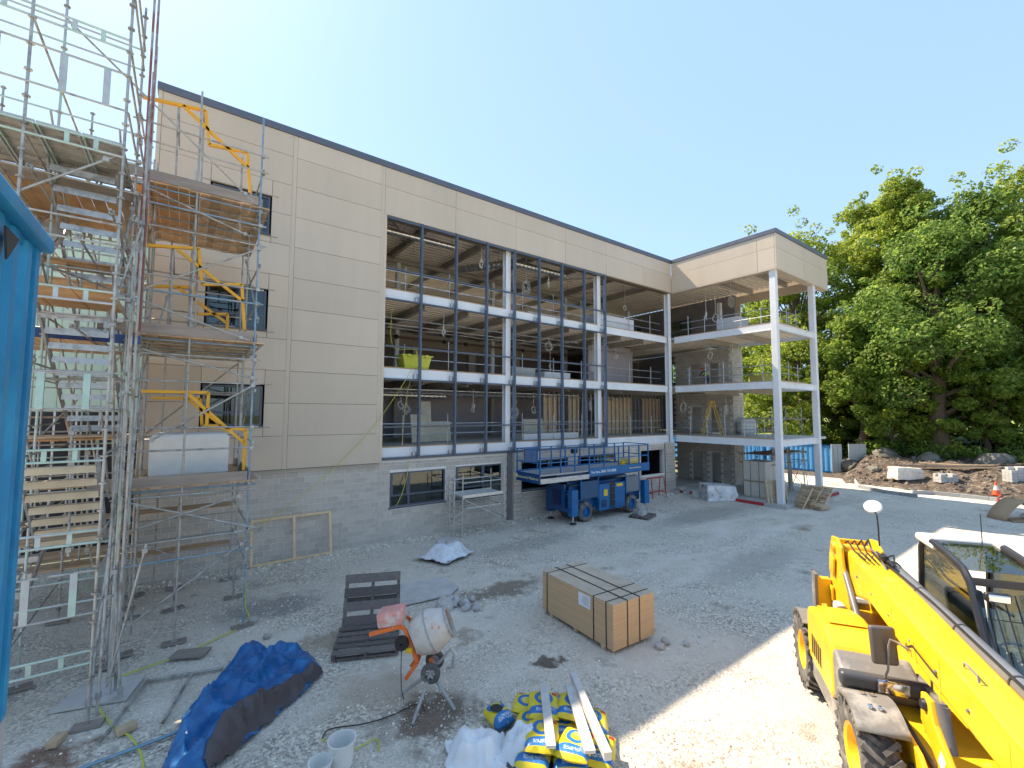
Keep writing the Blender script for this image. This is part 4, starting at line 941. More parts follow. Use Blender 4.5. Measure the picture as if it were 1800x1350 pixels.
# ---- scissor lift -----------------------------------------------------------------------
LB=mat('lift blue paint',(.004,.065,.20),.38,0,.12,3,0,1,.1,coat=.2); LB2=mat('lift mid blue',(.008,.115,.30),.4,0,.12,3)
t=thing('scissor_lift','blue rough terrain scissor lift with long railed platform parked by the facade','scissor lift',(18.5,17.6,0))
def lc(mb,n,m=LB,p=None,**k):
    mb.v=[(a-18.5,b-17.6,c) for a,b,c in mb.v]; return child(mb,n,m,p or t,**k)
xa,xb_,ya,yb=13.9,22.4,16.6,18.5
pl=lc(MB().box((xa+.02,ya+.02,2.62),(xb_-.02,yb-.02,2.69)),'platform_floor',mat('worn steel deck',(.36,.37,.38),.5,.4,.2,6))
lc(MB().box((xa,ya,2.26),(xa+.05,yb,2.72)),'platform_end',LB); lc(MB().box((xa+.05,ya-.01,2.26),(17.3,ya+.03,2.5)),'extension_beam',MT['galv'])
lc(MB().box((17.3,ya-.02,2.36),(xb_,ya+.03,2.80)),'platform_side',LB2); lc(MB().box((xb_-.05,ya+.03,2.3),(xb_,yb,2.72)),'platform_end',LB2); lc(MB().box((xa+.05,yb-.04,2.36),(xb_-.05,yb,2.76)),'platform_side',LB2)
lc(MB().box((15.2,ya+.2,2.28),(21.8,yb-.2,2.6)),'platform_chassis',LB)
for y in (ya+.03,yb-.03):
    for x in [xa+.05,15.3,16.3,17.35,18.5,19.7,20.6,21.5,xb_-.05]:
        lc(MB().box((x-.03,y-.03,2.7),(x+.03,y+.03,3.88)),'rail_post',LB2)
    for z in (3.25,3.88):
        lc(MB().bar((xa+.03,y,z),(17.3,y,z),.045,.045),'rail',LB2); lc(MB().bar((17.4,y,z-.03),(xb_-.05,y,z-.03),.045,.045),'rail',LB2)
for x in (xa+.03,xb_-.05):
    for z in (3.25,3.88): lc(MB().bar((x,ya,z),(x,yb,z),.045,.045),'rail',LB2)
lc(MB().box((14.4,18.4,3.1),(15.2,18.46,3.85)),'mesh_panel',LB)
lc(MB().rbox((16.6,17.0,3.72),(.3,.25,.25)),'control_box',STRAP); lc(MB().box((20.4,17.0,2.72),(20.7,17.3,2.95)),'tool_case',mat('yellow case',(.7,.45,.02),.5)); lc(MB().box((21.4,17.2,2.72),(22.3,17.9,3.0)),'insulation_slab',mat('pale yellow slab',(.68,.52,.2),.9))
for k,(a,b) in enumerate(((16.2,21.9),(16.4,21.7))):
    for y in (17.15,18.0):
        lc(MB().bar((16.3,y,1.35+k*.4),(21.8,y,1.6+k*.4),.12,.14),'scissor_arm',LB); lc(MB().bar((21.8,y+.13,1.35+k*.4),(16.3,y+.13,1.6+k*.4),.12,.14),'scissor_arm',LB)
lc(MB().box((16.4,17.05,.62),(22.0,18.3,1.15)),'chassis',LB)
lc(MB().box((18.2,16.72,.45),(20.3,17.04,1.85)),'engine_cover',LB2); lc(MB().box((19.05,16.70,.5),(19.45,16.725,1.9)),'ladder_recess',STRAP)
for k in range(4): lc(MB().tube((19.05,16.66,.6+k*.36),(19.45,16.66,.6+k*.36),.02),'ladder_rung',LB2)
for k in range(4): lc(MB().box((18.35,16.705,.62+k*.1),(18.75,16.722,.68+k*.1)),'vent_slot',STRAP)
lc(MB().box((18.55,16.705,1.2),(18.85,16.717,1.55)),'warning_label',mat('yellow label',(.75,.5,.03),.5)); lc(MB().box((19.6,16.705,1.62),(20.1,16.717,1.78)),'warning_label',bpy.data.materials['yellow label'])
lc(MB().box((16.9,16.75,1.2),(18.1,16.8,2.1)),'mesh_guard',mat('dark mesh',(.03,.08,.16),.6)); lc(MB().box((20.5,16.75,1.2),(21.6,16.8,2.1)),'mesh_guard',mat('grey mesh',(.16,.18,.2),.6))
for x,z in ((16.85,2.15),(18.15,2.15),(20.45,2.15),(21.65,2.15)): lc(MB().box((x-.03,16.74,1.1),(x+.03,16.8,2.25)),'guard_frame',LB2)
for x in (16.25,22.15):
    for y in (16.75,18.45):
        lc(MB().box((x-.22,y-.16,.42),(x+.22,y+.16,1.75)),'outrigger_box',LB2 if y<17 else LB); lc(MB().tube((x,y,.42),(x,y,.1),.05),'outrigger_leg',MT['galv']); lc(MB().lathe([(.18,0),(.16,.05),(.05,.1)],(x,y,.0),(0,0,1),14,True),'outrigger_foot',STRAP)
lc(MB().box((15.95,17.1,.7),(16.1,18.2,2.0)),'end_plate',LB); lc(MB().box((15.9,17.35,.9),(15.96,17.95,1.7)),'power_pack',mat('deep blue',(.004,.02,.10),.5)); lc(MB().bar((15.98,16.75,.72),(15.98,18.4,.72),.1,.18),'axle_beam',LB)
for x in (17.26,21.0):
    for y in (16.95,18.25):
        s=-1 if y<17.5 else 1
        w=lc(MB().lathe([(.28,-.16),(.44,-.17),(.5,-.11),(.5,.11),(.44,.17),(.28,.16)],(x,y,.5),(0,1,0),26),'wheel',RUB)
        mb=MB().lathe([(.02,.05*s),(.1,.1*s),(.12,.06*s),(.27,.04*s),(.30,.15*s),(.28,.165*s)],(x-18.5,y-17.6,.5),(0,1,0),22); child(mb,'rim',LB2,w)
        tr=MB()
        for k in range(20):
            a=k*math.pi/10; tr.obox((x-18.5+.5*math.cos(a),y-17.6+(.06 if k%2 else -.06),.5+.5*math.sin(a)),(.045,.2,.08),(0,-a,0))
        stuff(child(tr,'tread_lugs',RUB,w))
LOGO=mat('lettering pale yellow',(.8,.72,.35),.5,0,.02); LOGW=mat('lettering white',(.85,.86,.88),.5,0,.02)
def text(body,size,loc,rot,m,parent,name='lettering',ext=.003):
    cu=bpy.data.curves.new(name,'FONT'); cu.body=body; cu.size=size; cu.extrude=ext; cu.align_x='LEFT'
    o=bpy.data.objects.new(name,cu); COL.objects.link(o); bpy.context.view_layer.update()
    me=bpy.data.meshes.new_from_object(o); bpy.data.objects.remove(o); 
    o=link(name,me,parent,loc,rot); me.materials.append(m); return o
text('Nationwide Platforms',.19,(xa-18.5-.005,yb-17.6-.12,2.42),(R(90),0,R(-90)),LOGO,t)
text('For hire, 0845 745 0000',.20,(17.45-18.5,ya-17.6-.026,2.5),(R(90),0,0),LOGW,t)
text('Nationwide Platforms',.12,(20.55-18.5,ya-17.6-.026,2.55),(R(90),0,0),LOGO,t)
child(MB().lathe([(.0,.0),(.11,.001)],(xa-18.5-.006,yb-17.6-.06,2.52),(-1,0,0),16),'logo_disc',LOGO,t)
# ---- small things near the lift ------------------------------------------------------------
pallet('pallet','small grey pallet with pale blocks in front of the scissor lift',1.3,1.1,5,WOODO,(20.6,15.75,0),(0,0,.3))
for k,(dx,dy,dz,a) in enumerate(((-.15,-.1,.135,.2),(.2,.05,.135,.3),(-.1,.2,.135,1.7),(0,0,.36,.5))):
    tag(link('concrete_block',MB().box((-.24,-.13,0),(.24,.13,.22)).mesh('b') if k==0 else bpy.data.meshes['b'],None,(20.6+dx,15.75+dy,dz),(0,0,a)),'pale concrete block on the small pallet before the scissor lift','block','blocks on the small pallet')
bpy.data.meshes['b'].materials.append(BLKM)
t=thing('red_trestle','dark red steel trestle standing against the blockwork by the lift','trestle',(26.2,18.9,0))
for x in (-.75,.75):
    for y in (-.3,.3): child(MB().tube((x,y,0),(x*.95,y*.5,1.3),.035),'leg',RED,t)
    child(MB().bar((x,-.3,.3),(x,.3,.3),.05,.05),'brace',RED,t)
for z in (1.3,.35): child(MB().bar((-.8,0,z),(.8,0,z),.07,.07),'crossbar',RED,t)
# ---- pad of the wing with red edge -----------------------------------------------------------
PADC=mat('pad concrete',(.42,.41,.39),.9,0,.12,4)
pad=MB().box((29.2,11.9,-.1),(37.8,19.4,.2)).build('wing_floor_pad',PADC); tag(pad,kind='structure')
for (a,b) in (((29.19,19.3),(29.19,17.9)),((29.19,15.0),(29.19,13.2)),((33.6,11.89),(37.7,11.89))):
    o=MB().box((min(a[0],b[0])-.012,min(a[1],b[1])-.012,.0),(max(a[0],b[0])+.012,max(a[1],b[1])+.012,.19)).build('red_edge_strip',RED,pad); tag(o,'red painted edge')
GREYW=mat('grey wrapped boards',(.52,.47,.40),.7,0,.08,2,.35,5,stretch=(.3,.3,14))
for z0,z1,k in ((.25,1.2,0),(1.32,2.55,1)):
    t=thing('board_pack',('strapped pack of cream boards under another pack by the wing column','strapped pack of cream boards topmost by the wing column')[k],'board pack',(31.2,14.3,z0))
    child(MB().box((-.75,-.7,0),(.75,.7,z1-z0)),'boards',GREYW,t)
    for y in (-.3,.25): child(MB().box((-.76,y-.015,-.005),(.76,y+.015,z1-z0+.006)),'strap',STRAP,t)
    child(MB().box((-.7,-.65,-.1),(-.5,.65,0)),'bearer',WOODN,t); child(MB().box((.5,-.65,-.1),(.7,.65,0)),'bearer',WOODN,t)
pallet('pallet','upright new pallet leaning against the white wing column',1.3,1.75,7,WOODN,(29.9,12.75,.66),(R(78),0,RZ),'pallets leaning at the wing corner',.6)
for k,(x,y,a,lb) in enumerate(((30.75,11.55,28,'weathered pallet slumped beside the upright new pallet'),(31.25,11.3,34,'weathered pallet slumped second from the upright new pallet'),(31.95,11.0,40,'pale pallet slumped outermost at the wing corner'))):
    pallet('pallet',lb,1.5,1.0,7,WOODN,(x,y,.55),(0,R(90-a),RZ+math.pi+.15*k),'pallets leaning at the wing corner',.6)
pallet('pallet','short broken pallet lying in front of the slumped pallets',.9,.7,4,WOODN,(30.9,10.75,.12),(R(12),0,RZ+.5),'pallets leaning at the wing corner',.6)
def wrapped(c,size,seed,m,name,label,rz):
    bm=bmesh.new(); bmesh.ops.create_cube(bm,size=1); bmesh.ops.subdivide_edges(bm,edges=bm.edges[:],cuts=9,use_grid_fill=True)
    for v in bm.verts:
        p=v.co.copy(); n_=noise.noise(p*2.6+Vector((seed,0,0)))*.09+noise.noise(p*7+Vector((seed,3,0)))*.035
        p=p*(1+n_); p.x*=1-.12*(p.z+.5)*(1 if p.x>0 else .3); p.z*=1-.25*max(0,p.x+.1)*(noise.noise(Vector((seed,1,2)))+1); v.co=Vector((p.x*size[0],p.y*size[1],max(0,(p.z+.5)*size[2])))
    bm.verts.index_update(); mb=MB(); mb.add([v.co for v in bm.verts],[[v.index for v in f.verts] for f in bm.faces],True); bm.free()
    o=mb.build(name,m); o.location=c; o.rotation_euler=(0,0,rz); tag(o,label,'wrapped pack'); return o
GPW=mat('grey plastic wrap',(.60,.60,.60),.35,0,.25,3,.35,9,col2=(.35,.34,.33),c2lo=.55,c2hi=.65,c2scale=2)
w_=wrapped((28.9,15.9,.0),(2.0,1.2,1.0),31,GPW,'wrapped_block_pack','grey plastic wrapped pack slumped at the wing opening',RZ)
for k in range(3): child(MB().bar((-1.0+.02*k,-.3+.3*k,.5),(-1.02,-.28+.3*k,.95),.08,.02),'black_tape',STRAP,w_)
for k,(x,y,z) in enumerate(((28.0,17.0,0),(28.3,17.3,0),(28.1,17.1,.22),(28.9,18.3,0),(29.0,18.6,.22),(28.6,18.9,0))):
    tag(MB().box((-.22,-.11,0),(.22,.11,.215)).build('concrete_block',BLKM),'loose grey block in the heap at the inner corner of the wing','block','loose blocks at the inner corner').location=(x,y,z)
# ---- site containers behind the wing ------------------------------------------------------------
def container(label,x,y0,L,doors=False,name='site_container'):
    t=thing(name,label,'container',(x+1.2,y0+L/2,0)); m=MB(); prof=[]; y=-L/2+.1
    while y<L/2-.2: prof+= [(y,0),(y+.16,0),(y+.22,.06),(y+.38,.06)]; y+=.44
    prof.append((L/2-.05,0)); vs=[];fs=[]
    for yy,dx in prof: vs+= [(-1.2+dx,yy,.15),(-1.2+dx,yy,2.45)]
    for i in range(len(prof)-1): fs.append((2*i,2*i+1,2*i+3,2*i+2))
    CB=bpy.data.materials.get('pale blue container') or mat('pale blue container',(.10,.36,.68),.45,0,.08,2)
    child(m.add(vs,fs),'side_wall',CB,t,fix=False); child(MB().box((-1.05,-L/2,.1),(1.2,L/2,2.4)),'box',CB,t)
    for z in (.0,2.45): child(MB().box((-1.22,-L/2,z),(-1.1,L/2,z+.15)),'rail',LB2,t)
    child(MB().box((-1.2,-L/2,2.5),(1.2,L/2,2.59)),'roof',LB2,t)
    return t
container('blue corrugated container with open grey doors behind the wing',51,16.4,6.05); container('blue corrugated container seen through the ground floor opening',51,22.9,6.05); container('blue corrugated container furthest along behind the building',51,29.4,6.05)
GD=mat('grey container door',(.42,.46,.46),.5,0,.08,3)
t=thing('container_door','open grey steel container door with horizontal ribs beside the blue container','door',(51.2,15.3,0),RZ)
child(MB().box((.1,-.03,.15),(1.75,.03,2.85)),'leaf',GD,t)
for z in (.2,1.05,1.9,2.75): child(MB().box((.15,-.06,z-.03),(1.7,-.03,z+.03)),'rib',GD,t)
for x in (.13,1.7): child(MB().box((x-.04,-.065,.15),(x+.04,-.031,2.85)),'stile',GD,t)
t=thing('container_door','narrow corrugated grey door leaf next to the open ribbed door','door',(50.9,15.9,0),RZ)
for k in range(5): child(MB().box((-.75+k*.2,-.03-(k%2)*.05,.1),(-.56+k*.2,.03-(k%2)*.05,2.8)),'corrugation',GD,t)
# ---- kerbs ------------------------------------------------------------------------------------------
KM=mat('kerb concrete',(.30,.31,.32),.9,0,.12,6,.2,30,rnd=('obj',.1))
kp=[(46.2,13.4),(44.2,12.7),(42.3,11.95),(41.6,11.0),(41.0,10.1),(40.85,9.2),(40.9,8.3)]; kq=[(42.4,8.9),(43.3,8.0),(43.45,6.6),(43.4,5.2),(43.2,3.9),(43.0,2.6),(42.8,1.2),(42.6,-.2),(42.4,-1.6)]
for nm,pts in (('curved row of grey kerb stones by the container doors',kp),('long row of grey kerb stones along the earth bank',kq)):
    t=thing('kerb',nm,'kerb',(*pts[len(pts)//2],0)); inv=Matrix.Translation(-Vector(t.location))
    for a,b in zip(pts,pts[1:]):
        d=(Vector(b)-Vector(a)).normalized()*.01; o=MB().bar((a[0]+d.x,a[1]+d.y,.09),(b[0]-d.x,b[1]-d.y,.09),.16,.3).build('kerb_stone',KM,t,bevel=.02); o.matrix_parent_inverse=inv
# ---- cone, cardboard, block packs, timber pile, IBC -----------------------------------------------------
t=thing('traffic_cone','orange and white traffic cone on the earth behind the kerb','traffic cone',(45.5,5.1,bz(45.5,5.1)))
OC=mat('cone orange',(.75,.10,.03),.5)
child(MB().box((-.25,-.25,0),(.25,.25,.05)),'base',OC,t); child(MB().lathe([(.2,.05),(.145,.35)],(0,0,0),(0,0,1),18),'lower_cone',OC,t); child(MB().lathe([(.145,.35),(.085,.66)],(0,0,0),(0,0,1),18),'white_band',WHT,t); child(MB().lathe([(.085,.66),(.04,.92),(.0,.93)],(0,0,0),(0,0,1),18),'tip',OC,t)
t=thing('cardboard','big sheet of brown cardboard curled over like an arch on the gravel','cardboard',(36.6,3.5,0),RZ)
CBD=mat('cardboard',(.36,.25,.15),.85,0,.08,3)
vs=[];fs=[]; n=20
for i in range(n):
    s=i/(n-1); x=-.9+2.9*s; z=.02+1.05*math.sin(math.pi*min(1,s*1.0))**.8
    for yv in (-.1-.55*s*.4,.9): vs.append((x,yv-.3*(1-s),z if i else .02))
for i in range(n-1): fs.append((2*i,2*i+2,2*i+3,2*i+1))
o=child(MB().add(vs,fs,True),'arched_sheet',CBD,t,fix=False); md=o.modifiers.new('th','SOLIDIFY'); md.thickness=.02
child(MB().prism([(-.75,-.6,.02),(1.3,-.75,.02),(1.9,.2,.02),(-.2,.3,.02)],(0,0,.015)),'flat_flap',CBD,t)
for k in range(3): tag(MB().lathe([(.13,-.35),(.15,-.3),(.15,.3),(.13,.35)],(37.35+k*.18,3.05-k*.12,.17+.0*k),(.8,-.6,0),14,True).build('duct_piece',MT['duct']),'short shiny duct piece lying under the cardboard arch','duct','duct pieces under the cardboard')
def packs(label,x,y,z,nx,ny,nz,bs=(.44,.215,.215),name='block_pack',m=BLKM):
    t=thing(name,label,'block pack',(x,y,z),RZ)
    for k in range(nz):
        for j in range(ny):
            for i in range(nx):
                if k==nz-1 and rng.random()<.25: continue
                child(MB().box((i*bs[0]-nx*bs[0]/2+.01,j*bs[1],k*bs[2]),((i+1)*bs[0]-nx*bs[0]/2-.01,(j+1)*bs[1]-.01,(k+1)*bs[2]-.01)),'block',m,t)
    return t
packs('open stack of pale concrete blocks on the earth bank by the cone',46.7,7.6,bz(46.7,7.6)-.05,3,3,3); packs('big white wrapped looking stack of blocks beside the traffic cone',48.2,4.0,bz(48.2,4.)-.1,4,3,5)
wrapped((46.9,10.2,bz(46.9,10.1)-.1),(2.1,1.0,.95),51,mat('cream plastic wrap',(.66,.62,.55),.4,0,.2,3),'plastic_wrapped_pack','cream plastic wrapped pack of blocks on the bank left of open block stack',RZ)
tag(MB().obox((43.6,4.55,.12),(.9,.12,.25),(0,0,RZ)).build('red_board',RED),'small dark red board behind the cardboard arch','board')
for k,(a,b,z) in enumerate(((0,5.2,.75),(.3,5.0,.85),(.5,4.2,.8),(.1,3.6,.95),(.8,2.2,1.05))):
    p=Vector((48.8,10.9,0))+Vector((.25,-.95,0)).normalized()*a*2; q=p+Vector((.22,-.97,0)).normalized()*b*1.1
    tag(MB().bar((p.x,p.y+.1*k,bz(p.x,p.y)+.15+.07*k),(q.x,q.y+.1*k,bz(q.x,q.y)+.2+.07*k),.26,.08).build('plank',BRDG if k%2 else WOODN),'long weathered plank in the loose pile on the earth bank','plank','timber pile on the bank')
t=thing('water_tank','white caged plastic tank on the first floor deck between the wing columns','tank',(35.0,16.9,L1),RZ)
child(MB().rbox((0,0,.62),(1.15,1.0,1.1),(0,0,0),.2,3),'bottle',WHT,t)
for z in (.12,.37,.62,.87,1.12): child(MB().path([(-.6,-.52,z),(.6,-.52,z),(.6,.52,z),(-.6,.52,z)],.012,5,True),'cage_bar',MT['galv'],t)
for x in (-.6,-.3,0,.3,.6): child(MB().tube((x,-.525,.05),(x,-.525,1.2),.012,5),'cage_bar',MT['galv'],t)
bp(MB().box((34.6,12.5,L1-.2),(37.6,18.9,L1-.03)),'floor_slab',MT['slab'])
# ---- things standing on the open floors --------------------------------------------------------------
def pack(label,x0,x1,y0,y1,z,h,m=MT['insul'],name='board_pack',n=6):
    t=thing(name,label,'board pack',((x0+x1)/2,(y0+y1)/2,z))
    for k in range(n): child(MB().box((-(x1-x0)/2+.01*rng.random(),-(y1-y0)/2,k*h/n+.003),((x1-x0)/2,(y1-y0)/2,(k+1)*h/n)),'layer',m,t)
    return t
pack('long white wrapped board pack on the third floor edge right of the glazing bars',22.0,26.0,20.4,21.6,L3,1.0); pack('pale board pack on the third floor behind the middle glazing bars',17.0,20.2,21.4,22.6,L3,.6)
pack('white layered board pack on the third floor of the wing',31.2,32.6,15.4,17.0,L3,1.15,MT['plasterw'],n=8)
pack('grey block pallet on the second floor behind the white column',15.6,17.4,21.2,22.2,L2,.7,BLKM); pack('plastic wrapped pack on the second floor behind the right glazing bars',17.8,20.0,20.8,22.0,L2,.5)
pack('low white board stack on the first floor behind the scissor lift',16.0,20.5,20.6,21.6,L1,.35,MT['plasterw'],n=3)
t=thing('plasterboard_sheets','pale plasterboard sheets leaning on the inner column of the first floor','boards',(10.4,21.9,L1))
for k,(x,w,h,tl) in enumerate(((-.35,1.0,1.5,-.2),(.1,.6,2.2,-.12),(1.1,1.2,1.1,-.15))): child(MB().obox((x,.2*k,h/2),(w,.04,h),(tl,0,rng.uniform(-.1,.1))),'sheet',mat('cream plasterboard',(.50,.46,.36),.8) if k==0 else bpy.data.materials['cream plasterboard'],t)
t=thing('plasterboard_sheet','cream board sheet propped on the first floor behind the right glazing bars','board',(18.4,22.6,L1)); child(MB().obox((0,0,.6),(1.7,.05,1.2),(-.15,0,0)),'sheet',bpy.data.materials['cream plasterboard'],t)
for lb,x,y,z,m in (('lime yellow plastic mortar tub on the second floor edge',9.0,20.5,L2,mat('lime tub',(.55,.56,.05),.5)),('yellowish mortar tub on the second floor of the wing',33.8,15.2,L2,mat('dusty yellow tub',(.55,.46,.12),.6))):
    t=thing('mortar_tub',lb,'tub',(x,y,z)); w,d,h=.75,.5,.72
    pr=[(w*.8,d*.8,0),(w,d,h),(w+.06,d+.06,h),(w+.06,d+.06,h-.06),(w-.03,d-.03,h-.04),(w*.78,d*.78,.05)]
    vs=[];fs=[]
    for a,b,zz in pr: vs+= [(-a,-b,zz),(a,-b,zz),(a,b,zz),(-a,b,zz)]
    for k in range(len(pr)-1):
        for i in range(4): fs.append((4*k+i,4*k+(i+1)%4,4*k+4+(i+1)%4,4*k+4+i))
    fs+= [(3,2,1,0),(20,21,22,23)]
    child(MB().add(vs,fs),'body',m,t); 
    for s in (-1,1): child(MB().box((s*.45-.08,-.62,h-.1),(s*.45+.08,-.52,h+.02)),'lug',m,t)
t=thing('step_ladder','yellow step ladder standing open on the first floor of the wing','ladder',(32.0,18.0,L1),R(-40))
YL=mat('ladder yellow',(.80,.52,.01),.45)
for s in (-.28,.28):
    child(MB().bar((-.75,s,0),(-.08,s*.7,2.5),.07,.04),'stile',YL,t); child(MB().bar((.75,s,0),(.08,s*.7,2.5),.06,.04),'rear_stile',YL,t)
for k in range(7): f=k/7; child(MB().bar((-.75+.67*f+.05,-.27+.05*f,.25+f*2.3),(-.75+.67*f+.05,.27-.05*f,.25+f*2.3),.1,.03),'tread',MT['galv'] if k%2 else YL,t)
child(MB().box((-.15,-.22,2.48),(.15,.22,2.54)),'top_cap',YL,t)
t=thing('drain_pipe_bundle','bundle of black ribbed pipe coils on the third floor by the wing','pipes',(27.6,21.2,L3))
for k in range(5): child(MB().path([(.4*math.cos(a),.2*k*0+.0,.4+.4*math.sin(a)) for a in [i*math.pi/8 for i in range(16)]],.06,6,True),'coil',STRAP,t).location=(.0,k*.12,.02)
# hanging white cable coils
CW=mat('white cable',(.78,.78,.76),.5)
def coil(x,y,ztop,drop,r,k):
    t=thing('cable_coil','coil of white cable hanging from the ceiling of the %s floor'%('third' if ztop>14 else 'second' if ztop>9 else 'first'),'cable coil',(x,y,ztop),0,'white cable coils hanging from ceilings')
    child(MB().path([(0,0,0),(.01,.01,-drop*.5),(0,0,-drop)],.014,5),'lead',CW,t)
    a0=k*1.3; m=MB()
    for q in range(3):
        ph=a0+q*.25; rr=r*(1-.1*q)*(.8+.35*((k*7+q*3)%5)/4); m.path([(rr*(.62+.1*((k*5)%4))*math.cos(a)*math.cos(ph)+.05*math.sin(3*a+k),rr*.8*math.cos(a)*math.sin(ph),-drop-r+rr*math.sin(a)*1.15+.03*math.cos(2*a+q+k)) for a in [i*math.pi/9 for i in range(18)]],.012,5,True)
    child(m,'loop',CW,t)
for k,(x,y,z,d,r) in enumerate(((13.0,20.6,15.6,1.3,.24),(13.6,20.9,15.6,1.4,.22),(16.5,21,15.6,1.9,.3),(18.5,21.2,15.6,1.3,.26),(27.0,22,15.6,1.6,.16),(31.2,17.8,15.6,2.2,.32),(31.8,17.4,15.6,2.4,.3),(32.6,16.6,15.6,1.2,.3),(10.8,20.8,11.0,.8,.22),(19.2,22,11.0,.6,.28),(20.2,23,11.0,1.9,.25),(26.5,22.5,11.0,.8,.18),(23.6,22.2,11,1.8,.2),(32.0,18.0,11.0,.6,.26),(33.0,16.8,11.0,.6,.28),(33.1,17.0,11.0,.8,.26),(9.0,22,7.1,.8,.22),(9.5,22.4,7.1,1.0,.22),(13.4,22,7.1,.9,.2),(15.9,21.4,7.1,1.1,.3),(16.8,22.5,7.1,.5,.35),(18.4,22.6,7.1,1,.2),(23.3,22.2,7.1,.6,.28),(33.9,17.2,7.1,.7,.3),(32.6,17.2,7.1,.8,.3),(31.4,20,7.1,.5,.4))): coil(x,y,z,d,r,k)
# ---- white wrapped pack on the scaffold deck ----------------------------------------------------------------
t=thing('wrapped_pack','large white sheeted pack standing on the lowest scaffold deck','wrapped pack',(.15,16.1,3.87))
child(MB().rbox((0,0,.62),(1.75,1.5,1.2),(0,0,0),.08,2),'sheeted_bulk',SACK,t); child(MB().box((-.9,-.77,.12),(.9,-.755,1.15)),'front_sheet',WHT,t); child(MB().box((-.85,-.7,0),(.85,.7,.05)),'bearer',WOODN,t)
